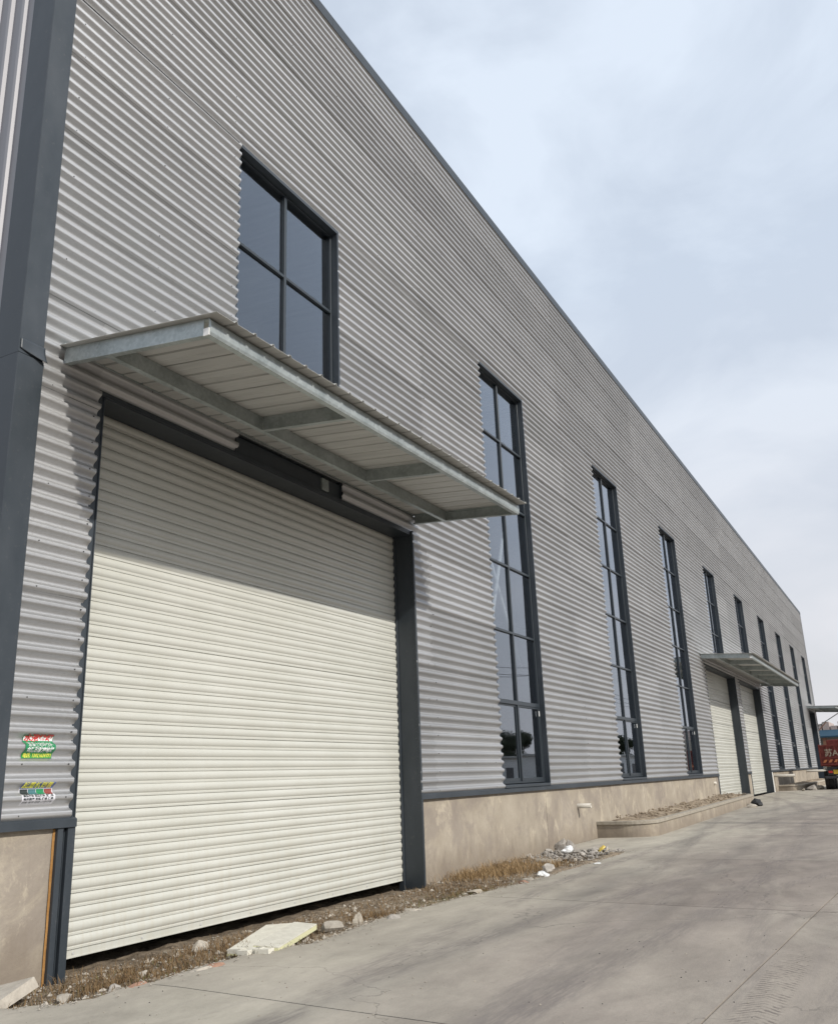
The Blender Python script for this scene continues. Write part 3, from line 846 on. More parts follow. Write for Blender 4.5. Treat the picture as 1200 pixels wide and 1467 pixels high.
# ---- drain pipes out of the plinth
def pipe(y, z, ln, rad, m, dz=0.0):
    o = MB(); n = 16; vs = []
    for x, rr_ in ((-0.02, rad), (ln, rad), (ln, rad*0.82), (ln-0.15, rad*0.82)):
        for k in range(n):
            t = 2*math.pi*k/n; vs.append((x, y + rr_*math.cos(t), z + dz*x/ln + rr_*math.sin(t)))
    o.add(vs, [(j*n+k, j*n+(k+1) % n, (j+1)*n+(k+1) % n, (j+1)*n+k) for j in range(3) for k in range(n)], 0, True)
    o.add(vs[-n:], [tuple(range(n))])
    return o.build('drain_pipe', m, B)
pipe(22.1, 0.84, 0.34, 0.055, M['pvc'])
pipe(39.6, 1.02, 0.10, 0.055, M['pvc'])
pipe(57.9, 1.05, 1.15, 0.075, M['pvc'])
pipe(76.0, 1.15, 1.35, 0.08, M['pvc'])
o = MB(); o.box(0.0, 0.10, D3[1]+0.06, D3[1]+0.18, 0.15, 1.27); bevel(o.build('pale_plinth_strip', M['white'], B), 0.01)  # added white strip standing in for the bright plinth edge
o = MB(); o.box(0.0, 0.03, D2[1]+0.06, D2[1]+0.30, 0.15, 1.27); bevel(o.build('pale_plinth_strip', M['white'], B), 0.01)  # added white strip standing in for the pale plinth pier

# ================================================================== STICKERS on the wall, following the corrugation
def wallmesh(name, y0, y1, z0, z1, mt, off, parent, skew=0.0):
    o = MB(); n = 34; vs = []
    for i in range(n+1):
        z = z0 + (z1-z0)*i/n
        for y in (y0, (y0+y1)/2, y1): vs.append((prof(z)+off, y + skew*(z-z0), z))
    o.add(vs, [(3*i+k, 3*i+k+1, 3*i+k+4, 3*i+k+3) for i in range(n) for k in range(2)], 0, True)
    return o.build(name, mt, parent)
def lettering(txt, yc, zc, size, mt, parent, off, width=None, bold=0.0):
    cu = bpy.data.curves.new('t', 'FONT'); cu.body = txt; cu.size = size; cu.align_x = 'CENTER'; cu.align_y = 'CENTER'; cu.offset = bold
    cu.resolution_u = 2
    ob = bpy.data.objects.new('t', cu); COL.objects.link(ob)
    bpy.context.view_layer.update()
    me = bpy.data.meshes.new_from_object(ob.evaluated_get(bpy.context.evaluated_depsgraph_get()))
    bpy.data.objects.remove(ob)
    me.materials.clear(); me.materials.append(mt); me.name = 'lettering'
    if len(me.vertices):
        xs = [v.co.x for v in me.vertices]; w = max(xs)-min(xs); s = (width/w) if width else 1.0
        for v in me.vertices:
            y = yc + v.co.x*s; z = zc + v.co.y
            v.co = (prof(z)+off, y, z)
    return link('lettering', me, parent)
def flatmat(n, c): return mat(n, c, 0.45)
M['gr'] = flatmat('print_green', (0.02, 0.22, 0.09)); M['gr2'] = flatmat('print_light_green', (0.03, 0.26, 0.06)); M['dk'] = flatmat('print_dark', (0.03, 0.04, 0.04))
M['rd'] = flatmat('print_red', (0.60, 0.05, 0.05)); M['wh'] = flatmat('print_white', (0.75, 0.76, 0.76)); M['yl'] = flatmat('print_yellow', (0.75, 0.72, 0.10))
M['bl'] = flatmat('print_blue', (0.12, 0.16, 0.33)); M['pk'] = flatmat('print_paper', (0.62, 0.62, 0.66)); M['brn'] = flatmat('print_maroon', (0.25, 0.06, 0.05)); M['tl'] = flatmat('print_teal', (0.06, 0.16, 0.18))
st = empty('sticker'); tag(st, 'green advertising sticker with red heading and yellow phone number on the corrugated wall', 'sticker')
wallmesh('backing', 5.935, 6.285, 1.935, 2.150, M['gr'], 0.0080, st)
wallmesh('number_band', 5.936, 6.284, 1.936, 1.985, M['gr2'], 0.0095, st)
lettering('水泥地坪', 6.11, 2.122, 0.066, M['rd'], st, 0.0115, 0.33, 0.0030)
wallmesh('heading_band', 5.94, 6.28, 2.100, 2.142, M['wh'], 0.0095, st)
lettering('混凝土地坪修补', 6.11, 2.060, 0.046, M['wh'], st, 0.0115, 0.29)
lettering('金刚砂耐磨地坪', 6.11, 2.010, 0.050, M['wh'], st, 0.0115, 0.31, 0.0014)
lettering('电话: 13921639771', 6.11, 1.960, 0.046, M['yl'], st, 0.0115, 0.32, 0.0012)
st = empty('sticker'); tag(st, 'blue and white advertising sticker with small pictures, lower of the two by the door', 'sticker')
wallmesh('backing', 5.945, 6.325, 1.505, 1.712, M['pk'], 0.0080, st)
wallmesh('heading_band', 5.946, 6.324, 1.655, 1.711, M['bl'], 0.0095, st)
lettering('起重机销售', 6.13, 1.682, 0.056, M['yl'], st, 0.0115, 0.34, 0.0012)
for k, c in enumerate(('dk', 'tl', 'gr', 'brn')):
    wallmesh('picture', 5.952+0.092*k, 6.038+0.092*k, 1.602, 1.650, M[c], 0.0100+0.0003*k, st)
lettering('单梁行车 双梁行车 龙门吊', 6.13, 1.588, 0.026, M['dk'], st, 0.0115, 0.34, 0.0006)
lettering('电动葫芦 安装 维修 保养', 6.13, 1.558, 0.024, M['dk'], st, 0.0115, 0.34, 0.0006)
lettering('销售 租赁 回收 二手行车', 6.13, 1.528, 0.020, M['dk'], st, 0.0115, 0.34)

# ================================================================== PLANTERS
def planter(y0, y1, xo, h, rad, label, seedn):
    r = empty('planter', (0, y0, gz(y0))); tag(r, label, 'planter')
    def path(off):
        pts = [(0.0, y0-off)]
        R_ = rad + off; cx, cy = xo-rad, y0+rad
        for k in range(11):
            t = -math.pi/2 + (math.pi/2)*k/10; pts.append((cx+R_*math.cos(t), cy+R_*math.sin(t)))
        n = 12
        for k in range(1, n): pts.append((xo+off, cy + (y1-rad-cy)*k/n))
        cy2 = y1-rad
        for k in range(11):
            t = (math.pi/2)*k/10; pts.append((cx+R_*math.cos(t), cy2+R_*math.sin(t)))
        pts.append((0.0, y1+off)); return pts
    def ring(o1, o2, za, zb_, name, mt):
        A, Bp = path(o1), path(o2); n = len(A); o = MB(); vs = []
        for (x, y), (u, v) in zip(A, Bp):
            b = gz(y)
            vs += [(x, y-y0, b+za-gz(y0)), (x, y-y0, b+zb_-gz(y0)), (u, v-y0, b+zb_-gz(y0)), (u, v-y0, b+za-gz(y0))]
        o.add(vs, [(4*i+k, 4*i+(k+1) % 4, 4*i+4+(k+1) % 4, 4*i+4+k) for i in range(n-1) for k in range(4)])
        ob = o.build(name, mt, r); bevel(ob, 0.008, 2); return ob
    ring(0.0, -0.14, -0.3, h-0.085, 'planter_wall', M['plinth'])
    ring(0.035, -0.17, h-0.085, h, 'cap', M['cap'])
    def hh(x, y):
        yy = y + y0
        return gz(yy)-gz(y0) + h - 0.10 + 0.20*max(0, 1-abs(x-0.45*xo)/(0.62*xo))*(0.6+0.8*fbm(x+seedn, yy, 0.6, 3)) + 0.07*fbm(x, yy, 3.5)
    hf = heightfield(0.0, xo-0.12, 0.15, y1-y0-0.15, 0.06, hh)
    # clip the mound to the rounded ends
    cx = xo-rad
    hf.v = [(x, y, z - (0.8 if ((x > cx) and ((y < rad and math.hypot(x-cx, y-rad) > rad-0.10) or (y > y1-y0-rad and math.hypot(x-cx, y-(y1-y0-rad)) > rad-0.10))) else 0)) for x, y, z in hf.v]
    stuff(hf.build('soil', M['soil2'], r))
planter(23.5, 40.5, 1.42, 0.39, 0.75, 'long low cement planter full of bare soil along the wall before the far shutters', 3)
planter(59.2, 80.5, 1.40, 0.34, 0.9, 'low curved cement planter at the wall beside the red truck', 8)

# ================================================================== RUBBISH, STONES, GRASS
def rock_mesh(name, sx, sy, sz, seedn, mt, sub=3, jag=0.35):
    import bmesh
    bm = bmesh.new(); bmesh.ops.create_icosphere(bm, subdivisions=sub, radius=1.0)
    rr_ = random.Random(seedn*17+3)
    planes = []
    for _ in range(13):
        q = Vector((rr_.gauss(0, 1), rr_.gauss(0, 1), rr_.gauss(0, 1))).normalized(); planes.append((q, rr_.uniform(0.5, 0.85)))
    for v in bm.verts:
        c = v.co.normalized(); rad = 1.25
        for q, h in planes:
            d = c.dot(q)
            if d > 0.05: rad = min(rad, h/d)
        rad *= 1 + 0.16*jag*mnoise.noise(c*4 + Vector((seedn*3.1, 0, 0)))
        v.co = Vector((c.x*rad*sx, c.y*rad*sy, c.z*rad*sz))
    me = bpy.data.meshes.new(name); bm.to_mesh(me); bm.free(); me.materials.append(mt); me.update(); return me
def place(name, me, x, y, z, rot, label, cat, group=None):
    o = link(name, me); o.location = (x, y, z); o.rotation_euler = rot; tag(o, label, cat, group); return o
# two insulation boards
def board(loc, rot, lx, ly, th, label):
    r = empty('insulation_board', loc); r.rotation_euler = rot; tag(r, label, 'board', )
    o = MB(); n = 9; rnd = random.Random(int(ly*1000))
    vs = []
    for j in range(n+1):
        y = -ly/2 + ly*j/n
        jag = (rnd.uniform(-0.02, 0.03) if j in (0, n) else 0)
        vs += [(-lx/2 + rnd.uniform(-.006, .006), y+jag, 0), (lx/2, y+jag*0.6, 0), (lx/2, y+jag*0.6, th), (-lx/2 + rnd.uniform(-.006, .006), y+jag, th)]
    fs = [(4*j+k, 4*j+(k+1) % 4, 4*j+4+(k+1) % 4, 4*j+4+k) for j in range(n) for k in range(4)]
    o.add(vs, fs); o.add(vs[:4], [(3, 2, 1, 0)]); o.add(vs[-4:], [(0, 1, 2, 3)])
    core = o.build('foam_core', M['foamy'], r)
    o = MB(); o.box(-lx/2-.003, lx/2+.002, -ly/2-.004, ly/2+.004, th, th+0.014); bevel(o.build('facing', M['foam'], r), 0.003)
    return r
def soilz(x, y): return soil_h(x, y)
board((0.84, 8.62, -0.045), (math.radians(2), math.radians(-3), math.radians(20)), 0.34, 1.32, 0.045, 'broad grey insulation board lying flat before the shutter, left of its pair')
board((1.19, 8.58, -0.01), (math.radians(1.5), math.radians(5), math.radians(17)), 0.27, 1.25, 0.050, 'narrow insulation board with pale yellow edge lying before the shutter')
o = MB(); rnd = random.Random(5)
for q in range(5):
    x, y = 1.30+rnd.uniform(-.16, .16), 7.80+rnd.uniform(-.12, .15); a = rnd.uniform(.04, .08)
    o.hexa([(x-a, y-a*.8, -.01), (x+a, y-a*.6, -.01), (x+a*.7, y+a, -.01), (x-a, y+a*.7, -.01)], [(x-a, y-a*.8, .03), (x+a, y-a*.6, .035), (x+a*.7, y+a, .03), (x-a, y+a*.7, .03)])
stuff(tag(o.build('board_fragments', M['foam']), 'broken bits of grey insulation board at the end of the boards', 'fragments'))
stones = [
 (1.12, 9.62, 0.15, 0.11, 0.10, 'chunk', 'square grey concrete lump right behind the yellow-edged board'),
 (1.32, 9.85, 0.08, 0.06, 0.10, 'cap', 'upright whitish stone beside the grey concrete lump'),
 (0.30, 8.20, 0.09, 0.07, 0.06, 'chunk', 'small pale block half under the shutter behind the boards'),
 (1.34, 7.20, 0.16, 0.09, 0.045, 'brickc', 'flat reddish brick fragment by the front tip of the boards'),
 (1.24, 6.35, 0.13, 0.07, 0.05, 'brickc', 'orange brick fragment at the concrete edge near the left jamb'),
 (1.12, 6.20, 0.05, 0.05, 0.05, 'stone', 'dark stone touching the orange brick fragment'),
 (1.0, 5.75, 0.07, 0.05, 0.04, 'chunk', 'rounded pale pebble nearest the left jamb'),
 (0.92, 5.85, 0.06, 0.05, 0.04, 'chunk', 'small tan pebble just beyond the pebble nearest the left jamb'),
 (0.80, 6.85, 0.05, 0.05, 0.04, 'chunk', 'lone light pebble on the soil under the shutter, left half'),
 (1.35, 6.78, 0.10, 0.05, 0.04, 'stone', 'brown stone at the concrete edge past the orange brick'),
 (1.36, 7.05, 0.13, 0.06, 0.05, 'chunk', 'flat pale chunk on the concrete edge before the reddish brick fragment'),
 (1.58, 10.2, 0.12, 0.08, 0.05, 'stone', 'grey stone on the slab edge beyond the upright whitish stone'),
 (1.50, 10.9, 0.16, 0.10, 0.05, 'chunk', 'wide pale stone midway between boards and right jamb'),
 (1.42, 13.0, 0.26, 0.14, 0.05, 'cap', 'flat oval pale slab on the soil left of the right jamb'),
 (1.60, 14.6, 0.13, 0.09, 0.05, 'chunk', 'flat tan chunk below the dry grass at the right jamb'),
 (1.72, 14.1, 0.11, 0.07, 0.05, 'brickc', 'reddish chunk at the slab edge below the right jamb'),
 (1.66, 15.4, 0.10, 0.10, 0.08, 'stone', 'dark clod at the slab edge beside the white crumpled plastic'),
 (0.95, 17.3, 0.34, 0.20, 0.09, 'cap', 'large flat pale rock between grass and rubble heap'),
 (1.45, 17.4, 0.07, 0.07, 0.06, 'cap', 'little white stone in front of the large flat rock'),
 (1.75, 16.3, 0.06, 0.05, 0.05, 'cap', 'tiny white stone on the slab edge below the grass'),
]
for k, (x, y, a, b, c, mt, lab) in enumerate(stones):
    me = rock_mesh('stone', a*1.15, b*1.15, c*1.2, k+1, M[mt], 3)
    place('stone', me, x, y, max(soilz(x, y), -0.06)+c*0.22, (random.uniform(-.15, .15), random.uniform(-.15, .15), random.uniform(0, 3)), lab, 'stone')
# rubble heap by the wall
rmes = [rock_mesh('rubble_stone', 1, 0.75, 0.6, 30+k, M['stone'], 1, 0.5) for k in range(7)]
rnd = random.Random(11)
for k in range(70):
    y = rnd.uniform(17.7, 19.9); x = rnd.uniform(0.35, 1.65) if y < 19 else rnd.uniform(0.2, 1.6)
    s = rnd.uniform(0.05, 0.12)
    o = link('rubble_stone', rmes[k % 7]); o.location = (x, y, soilz(x, y) + s*0.5 + 0.07*max(0, 1-abs(y-18.7)/1.0)*rnd.random())
    o.rotation_euler = (rnd.uniform(-.6, .6), rnd.uniform(-.6, .6), rnd.uniform(0, 6)); o.scale = (s, s*rnd.uniform(.7, 1.1), s*rnd.uniform(.7, 1.1))
    tag(o, 'grey broken stone in the rubble heap at the foot of the plinth', 'stone', 'broken stones heaped by the plinth')
# upright dark stones at the back of the heap
for k, (x, y, s, lab) in enumerate(((0.35, 19.6, 0.17, 'dark upright stone at the back of the rubble heap against the plinth'), (0.75, 19.2, 0.15, 'dark blocky stone in the rubble between the white and yellow bags'))):
    place('stone', rock_mesh('stone', s, s*0.8, s*1.3, 50+k, M['stone'], 2, 0.5), x, y, soilz(x, y)+s*0.7, (0.1, 0.15, k), lab, 'stone')
def crumple(name, x, y, z, s, mt, seedn, label, flat=0.6):
    me = rock_mesh(name, s, s*0.8, s*flat, seedn, M[mt], 3, 1.1)
    for v in me.vertices:
        c = v.co; n_ = mnoise.noise(c*(9/s*0.12) + Vector((seedn, 0, 0))); v.co = c*(1+0.5*n_)
    me.update(); return place(name, me, x, y, z, (0, 0, seedn), label, 'rubbish')
crumple('plastic_bag', 0.9, 18.55, 0.10, 0.15, 'bag', 61, 'crumpled white plastic bag on the rubble heap')
crumple('plastic_bag', 1.52, 18.9, 0.05, 0.19, 'ybag', 62, 'crumpled yellow plastic bag at the right of the rubble heap')
crumple('plastic_bag', 1.72, 14.95, 0.02, 0.11, 'bag', 63, 'crumpled white plastic by the dry grass near the right jamb')
crumple('paper_scrap', 2.05, 16.95, 0.012, 0.07, 'bag', 64, 'small white scrap lying on the concrete off the rubble heap', 0.2)
crumple('dark_opening_lump', 1.75, 38.2, 0.26, 0.30, 'black', 65, 'black lump standing in for the dark slab opening at the far end of the long planter', 0.8)  # black lump added in place of the dark opening in the broken slab
# rocks at the second planter and far end
for k, (x, y, s, mt, lab) in enumerate(((1.9, 59.0, 0.35, 'stone', 'grey rock on the ground left of the truck by the far planter'), (2.15, 60.2, 0.38, 'cap', 'pale angular rock between far planter and truck'),
        (1.5, 57.6, 0.16, 'cap', 'small whitish rock beside the far white plinth strip'), (1.75, 37.0, 0.2, 'chunk', 'lump of concrete beside the black stand-in for the slab opening'))):
    place('stone', rock_mesh('stone', s, s*0.8, s*0.6, 70+k, M[mt], 2, 0.5), x, y, gz(y)+s*0.25, (0.1, 0.1, k), lab, 'stone')
# broken concrete piece in the corner, lower left
me = MB(); me.hexa([(-.34, -.28, 0), (.30, -.34, 0), (.42, .20, 0), (-.22, .30, 0)], [(-.33, -.26, .09), (.29, -.33, .08), (.40, .19, .09), (-.22, .28, .085)])
place('concrete_fragment', me.mesh('concrete_fragment', M['chunk']), 0.42, 5.42, -0.07, (0.12, -0.22, 0.5), 'broken tilted piece of concrete at the foot of the building corner', 'concrete')

# gravel, clods and debris: stuff
def scatter(name, n, fn, size, mt, seedn, label, cat):
    rnd = random.Random(seedn); o = MB()
    for k in range(n):
        x, y, z = fn(rnd); s = rnd.uniform(*size)
        a = [rnd.uniform(.6, 1.3)*s for _ in range(6)]; t = rnd.uniform(0, 6); c_, s_ = math.cos(t), math.sin(t)
        P = [(a[0], 0, 0), (0, a[1], 0), (-a[2], 0, 0), (0, -a[3], 0), (0, 0, a[4]*.7), (0, 0, -a[5]*.5)]
        vs = [(x + p[0]*c_ - p[1]*s_, y + p[0]*s_ + p[1]*c_, z + p[2]) for p in P]
        o.add(vs, [(0, 1, 4), (1, 2, 4), (2, 3, 4), (3, 0, 4), (1, 0, 5), (2, 1, 5), (3, 2, 5), (0, 3, 5)])
    return stuff(tag(o.build(name, mt), label, cat))
def onsoil(rnd):
    y = rnd.uniform(5.2, 20); x = rnd.uniform(-0.3, slab_edge(y)+0.03); return x, y, soil_h(x, y)+0.005
def nearedge(rnd):
    y = rnd.uniform(5.3, 20.4); e = slab_edge(y) if y < 19.9 else 1.2; x = e + abs(rnd.gauss(0, 0.13)) - 0.05; return x, y, (0.004 if x > e else -0.02)
def onroad(rnd):
    y = 4.5 + 30*rnd.random()**1.8; x = rnd.uniform(0.3 if y > 21 else slab_edge(y), 8); return x, y, gz(y)+0.010*fbm(x, y, 0.35, 2)+0.002
def inheap(rnd):
    y = min(20.2, max(17, rnd.gauss(18.7, .7))); x = rnd.uniform(0.25, 1.75); return x, y, soil_h(x, y)+0.05*rnd.random()
scatter('gravel', 2600, onsoil, (0.006, 0.022), M['chunk'], 1, 'loose pale gravel in the soil strip under the shutter', 'gravel')
scatter('rubble_bits', 260, onsoil, (0.018, 0.05), M['chunk'], 12, 'fist sized dusty rubble lying in the soil strip', 'rubble')
scatter('soil_clods', 1500, onsoil, (0.01, 0.035), M['soil'], 2, 'brown clods in the soil strip along the wall', 'soil')
scatter('edge_grit', 1100, nearedge, (0.004, 0.016), M['chunk'], 3, 'grit scattered along the broken edge of the concrete', 'gravel')
scatter('road_debris', 260, onroad, (0.002, 0.008), M['black'], 4, 'tiny dark crumbs scattered on the concrete road', 'debris')
scatter('road_grit', 500, onroad, (0.003, 0.012), M['cap'], 5, 'tiny pale crumbs scattered on the concrete road', 'debris')
scatter('rubble_gravel', 900, inheap, (0.012, 0.05), M['stone'], 6, 'small grey gravel among the heaped stones', 'gravel')
def planter_clods(rnd):
    y = rnd.uniform(24.3, 40); x = rnd.uniform(0.2, 1.15); return x, y, gz(y)+0.36+rnd.uniform(0.0, .10)
scatter('planter_clods', 420, planter_clods, (0.012, 0.06), M['soil2'], 8, 'lumps of dry soil on the planter mound', 'soil')

# dry grass
def grass(name, spots, mt, seedn, label, hgt=(0.05, 0.16)):
    rnd = random.Random(seedn); o = MB()
    for (cx, cy, rx, ry, n) in spots:
        for k in range(n):
            x = cx + rnd.gauss(0, rx); y = cy + rnd.gauss(0, ry)
            if x > slab_edge(y) + 0.04 or x < -0.25: continue
            z = soil_h(x, y) - 0.005
            t = rnd.uniform(0, 6.28); h = rnd.uniform(*hgt); w = rnd.uniform(0.0015, 0.0035); ln = h*rnd.uniform(0.3, 1.3)
            dx, dy = math.cos(t)*ln, math.sin(t)*ln; px, py = -math.sin(t)*w, math.cos(t)*w
            o.add([(x-px, y-py, z), (x+px, y+py, z), (x+px+dx*.4, y+py+dy*.4, z+h*.7), (x-px+dx*.4, y-py+dy*.4, z+h*.7), (x+dx, y+dy, z+h)],
                  [(0, 1, 2, 3), (3, 2, 4)])
    return stuff(tag(o.build(name, mt), label, 'grass'))
M['gr_a'] = m_stone('straw', (0.24, 0.155, 0.075), (0.40, 0.28, 0.15)); M['gr_b'] = m_stone('dull_grass', (0.09, 0.10, 0.035), (0.17, 0.16, 0.06)); M['gr_c'] = m_stone('brown_grass', (0.16, 0.10, 0.05), (0.28, 0.19, 0.10))
grass('dry_grass', [(0.7, 15.5, 0.30, 0.55, 1900), (0.4, 14.8, 0.2, 0.3, 500), (1.35, 16.0, 0.18, 0.35, 450), (0.5, 16.9, 0.2, 0.4, 350)], M['gr_a'], 1, 'straw coloured dry grass against the plinth right of the shutter', (0.05, 0.19))
grass('brown_grass', [(0.7, 7.0, 0.45, 0.8, 2600), (0.5, 9.2, 0.5, 0.8, 1400), (1.0, 13.3, 0.5, 0.6, 1400), (0.6, 11.3, 0.5, 1.0, 700), (1.2, 17.2, .4, .6, 700), (0.5, 20.0, .3, .4, 300), (0.9, 6.4, 0.15, 0.3, 500), (1.1, 10.6, .2, .3, 500), (0.7, 8.0, .2, .5, 400)], M['gr_c'], 2, 'brown dead grass on the soil below the shutter', (0.02, 0.11))
grass('green_grass', [(0.9, 6.6, 0.4, 0.8, 500), (1.4, 12.6, 0.3, 0.8, 800), (1.0, 17.6, 0.4, 0.5, 300)], M['gr_b'], 3, 'dull green grass tufts near the concrete edge', (0.02, 0.06))

# ================================================================== DUMP TRUCK seen from behind
T = empty('dump_truck', (2.52, 59.0, gz(59))); tag(T, 'red dump truck seen from behind parked beyond the far shutters', 'truck')
M['tred'] = m_stone('truck_red', (0.10, 0.02, 0.018), (0.17, 0.045, 0.037), 0.6); M['tyre'] = mat('tyre_rubber', (0.02, 0.02, 0.02), 0.85)
M['cwh'] = mat('chalk_white', (0.27, 0.22, 0.17), 0.7); M['orange'] = mat('orange_mark', (0.38, 0.13, 0.05), 0.5); M['chas'] = mat('chassis_black', (0.03, 0.03, 0.035), 0.6)
M['yplate'] = mat('yellow_plate', (0.5, 0.33, 0.03), 0.5); M['tail'] = mat('tail_light', (0.4, 0.03, 0.02), 0.3)
TW = 2.5
def tb(name, mt, *boxes, bv=0.01):
    o = MB()
    for b in boxes: o.box(*b)
    return bevel(o.build(name, mt, T), bv)
tb('bed_side', M['tred'], (0, 0.07, 0.06, 5.6, 1.32, 2.55)); tb('bed_side', M['tred'], (TW-0.07, TW, 0.06, 5.6, 1.32, 2.55))
tb('bed_floor', M['tred'], (0.07, TW-0.07, 0.06, 5.6, 1.30, 1.42)); tb('bed_front', M['tred'], (0.07, TW-0.07, 5.52, 5.6, 1.42, 2.9))
tg = tb('tailgate', M['tred'], (0.02, TW-0.02, 0.0, 0.055, 1.36, 2.52))
o = MB(); 
for x in (0.02, 0.42, 0.84, 1.25, 1.66, 2.08, 2.42): o.box(x, x+0.07, -0.04, -0.001, 1.36, 2.52)
for z in (1.36, 1.75, 2.44): o.box(0.02, TW-0.02, -0.052, -0.041, z, z+0.08)
bevel(o.build('rib', M['tred'], tg), 0.006)
for k, ch in enumerate('苏A'):
    cu = bpy.data.curves.new('t', 'FONT'); cu.body = ch; cu.size = 0.46; cu.extrude = 0.003; cu.offset = 0.008
    ob = bpy.data.objects.new('t', cu); COL.objects.link(ob); bpy.context.view_layer.update()
    me = bpy.data.meshes.new_from_object(ob.evaluated_get(bpy.context.evaluated_depsgraph_get())); bpy.data.objects.remove(ob)
    me.materials.clear(); me.materials.append(M['cwh'])
    q = link('lettering', me, tg); q.rotation_euler = (math.pi/2, 0, 0); q.location = (0.30+0.44*k, -0.060, 1.90)
o = MB()
for k in range(8):
    x = 0.16 + k*0.29; o.add([(x, -0.056, 1.52), (x+0.15, -0.056, 1.52), (x+0.26, -0.056, 1.68), (x+0.11, -0.056, 1.68)], [(0, 1, 2, 3)])
o.build('reflective_strip', M['orange'], tg)
tb('chassis', M['chas'], (0.75, 0.90, 0.1, 7.6, 0.85, 1.15), (1.60, 1.75, 0.1, 7.6, 0.85, 1.15), (0.85, 1.65, 0.1, 0.2, 0.8, 1.2))
bp = tb('rear_bumper', M['chas'], (0.15, 2.35, -0.02, 0.10, 0.62, 0.76)); tb('light_bar', M['chas'], (0.30, 2.20, 0.10, 0.16, 0.80, 1.28))
tb('number_plate', M['yplate'], (0.62, 1.14, 0.06, 0.095, 0.86, 1.10))
tb('tail_light', M['tail'], (0.36, 0.58, 0.05, 0.095, 0.92, 1.06)); tb('tail_light', M['tail'], (1.92, 2.14, 0.05, 0.095, 0.92, 1.06))
tb('mudguard', M['chas'], (0.06, 0.62, 0.5, 2.9, 1.12, 1.16)); tb('mudguard', M['chas'], (1.88, 2.44, 0.5, 2.9, 1.12, 1.16))
for yy in (1.15, 2.45, 6.6):
    for xs in ((0.04, 0.27), (0.29, 0.52), (TW-0.52, TW-0.29), (TW-0.27, TW-0.04)):
        if yy > 6 and xs[0] not in (0.04, TW-0.27): continue
        wr = empty('wheel'); wr.parent = T; wr.location = (0, yy, 0.52)
        o = MB(); o.tube((xs[0], 0, 0), (xs[1], 0, 0), 0.52, n=24); bevel(o.build('tyre', M['tyre'], wr), 0.04, 2)
        o = MB(); o.tube((xs[0]-0.01, 0, 0), (xs[1]+0.01, 0, 0), 0.26, n=16); o.build('rim', M['chas'], wr)
cabm = tb('cab', M['tred'], (0.08, TW-0.08, 5.85, 7.75, 0.75, 2.95), bv=0.08)
o = MB(); o.box(0.3, TW-0.3, 5.84, 5.849, 2.0, 2.7); o.build('rear_window', M['black'], cabm)

# ================================================================== HOUSE behind the warehouse
Hh = empty('house', (3, 104, gz(100))); tag(Hh, 'pale low house with blue roof behind the red truck', 'house')
M['hw'] = m_stone('house_wall', (0.30, 0.29, 0.26), (0.40, 0.385, 0.34)); M['hb'] = mat('blue_roof', (0.012, 0.05, 0.085), 0.6); M['pink'] = m_stone('pinkish_wall', (0.42, 0.33, 0.31), (0.58, 0.52, 0.49)); M['brown'] = mat('brown_wood', (0.20, 0.10, 0.06), 0.6)
o = MB(); o.box(-4.5, 14, 0, 8, -0.3, 4.5); o.build('wall', M['hw'], Hh)
o = MB(); o.hexa([(-4.9, -1.6, 4.05), (0.6, -1.6, 4.05), (0.6, 0, 4.5), (-4.9, 0, 4.5)], [(-4.9, -1.6, 4.2), (0.6, -1.6, 4.2), (0.6, 0, 4.85), (-4.9, 0, 4.85)]); o.build('porch_roof', M['hb'], Hh)
o = MB()
for k in range(24): o.box(-4.3+k*0.75, -3.65+k*0.75, 0.2, 7.5, 4.5, 5.5 + 0.25*math.sin(k*2.3))
o.build('parapet', M['pink'], Hh)
wf = MB(); wf.box(-2.6, 0.6, -0.06, 0.0, 1.75, 3.55); w_ = wf.build('window', M['brown'], Hh)
o = MB(); o.box(-2.4, -1.0, -0.08, -0.061, 1.9, 3.4); o.build('pane', M['black'], w_)
o = MB(); o.box(-0.9, 0.4, -0.08, -0.061, 1.9, 3.4); o.build('pane', M['black'], w_)
o = MB(); o.box(-3.6, -3.2, -1.5, -1.3, -0.3, 4.05); o.build('post', M['brown'], Hh)
o = MB(); o.tube((-4.4, -1.5, 4.2), (-3.0, -1.5, 5.6), 0.05); o.build('pole', M['brown'], Hh)

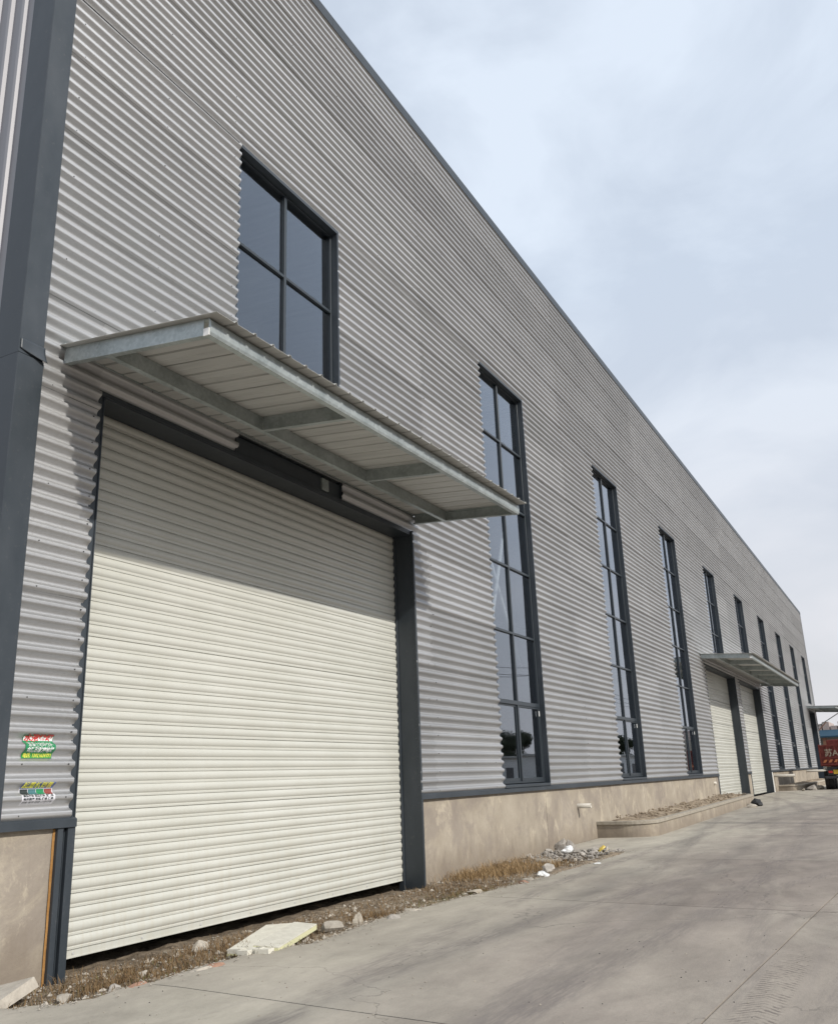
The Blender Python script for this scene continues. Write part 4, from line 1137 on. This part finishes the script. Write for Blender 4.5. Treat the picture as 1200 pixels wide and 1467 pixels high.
# ================================================================== ACROSS THE ROAD (seen mirrored in the glass)
bw = empty('boundary_building', (31, 60, 0)); tag(bw, 'long low pale building across the yard, mirrored in the windows', 'building')
o = MB(); o.box(0, 7, -40, 170, -0.35, 3.6); o.build('wall', M['white'], bw)
o = MB(); o.box(-0.3, 7.3, -40.3, 170.3, 3.6, 3.8); o.build('roof', M['sheet'], bw)
for k in range(27):
    o = MB(); o.box(-0.04, 0.0, -36+k*7.6, -34+k*7.6, 1.0, 2.6); f_ = o.build('window', M['frame'], bw)
M['leaf'] = m_stone('dark_leaf', (0.025, 0.032, 0.018), (0.05, 0.06, 0.035)); M['bark'] = m_stone('bark', (0.07, 0.055, 0.04), (0.13, 0.10, 0.08))
def tree_meshes(seedn):
    rnd = random.Random(seedn); t = MB()
    t.tube((0, 0, -0.4), (0.1, 0.05, 3.2), 0.2, 0.13, 8)
    cl = []
    for k in range(9):
        a = rnd.uniform(0, 6.28); h = rnd.uniform(4.0, 8.5); rr_ = rnd.uniform(0.6, 2.0)
        p = Vector((math.cos(a)*rr_, math.sin(a)*rr_, h)); t.tube((0.1, 0.05, rnd.uniform(2.2, 3.2)), p, 0.08, 0.025, 6); cl.append((p, rnd.uniform(0.9, 1.6)))
    c = MB()
    for k in range(5200):
        p, r_ = rnd.choice(cl); d = Vector((rnd.gauss(0, 1), rnd.gauss(0, 1), rnd.gauss(0, .8))).normalized()*r_*rnd.random()**0.45
        q = p + d; u = Vector((rnd.gauss(0, 1), rnd.gauss(0, 1), rnd.gauss(0, 1))).normalized(); v = u.orthogonal().normalized(); s = rnd.uniform(.10, .22)
        c.add([q-u*s, q+v*s*.5, q+u*s, q-v*s*.5], [(0, 1, 2, 3)])
    return t.mesh('trunk', M['bark']), c.mesh('crown', M['leaf'])
tm = [tree_meshes(k) for k in range(3)]
rnd = random.Random(9)
for k in range(46):
    r = empty('tree', (41+rnd.uniform(-2, 3), 30+k*6.2+rnd.uniform(-2, 2), 0)); s = rnd.uniform(0.68, 0.92); r.scale = (s, s, s); r.rotation_euler = (0, 0, rnd.uniform(0, 6))
    tag(r, 'dark leafy tree behind the low building across the yard, mirrored in the windows', 'tree', 'trees across the yard')
    link('trunk', tm[k % 3][0], r); link('crown', tm[k % 3][1], r)
# power lines across the yard, mirrored as thin curves in the glass
M['wire'] = mat('cable_black', (0.02, 0.02, 0.02), 0.6)
poles = [(15.5, -12), (15.5, 26), (15.5, 64), (15.5, 102)]
pl = []
for k, (x, y) in enumerate(poles):
    r = empty('utility_pole', (x, y, 0)); tag(r, 'concrete utility pole across the yard, mirrored in the windows', 'pole', 'utility poles across the yard')
    o = MB(); o.tube((0, 0, -0.4), (0, 0, 9.3), 0.15, 0.10, 10); o.build('post', M['chunk'], r)
    o = MB(); o.box(-0.7, 0.7, -0.04, 0.04, 8.6, 8.7); o.build('crossarm', M['steel'], r)
for wx, wz in ((-0.6, 8.75), (0.0, 9.3), (0.6, 8.75)):
    o = MB()
    for (xa, ya_), (xb, yb_) in zip(poles, poles[1:]):
        n = 14; P = []
        for i in range(n+1):
            t = i/n; P.append(Vector((xa+wx, ya_+(yb_-ya_)*t, wz - 1.1*4*t*(1-t))))
        for a, b in zip(P, P[1:]): o.tube(a, b, 0.015, n=5, caps=False)
    tag(o.build('power_line', M['wire']), 'sagging black power line across the yard, mirrored in the windows', 'cable', 'power lines across the yard')
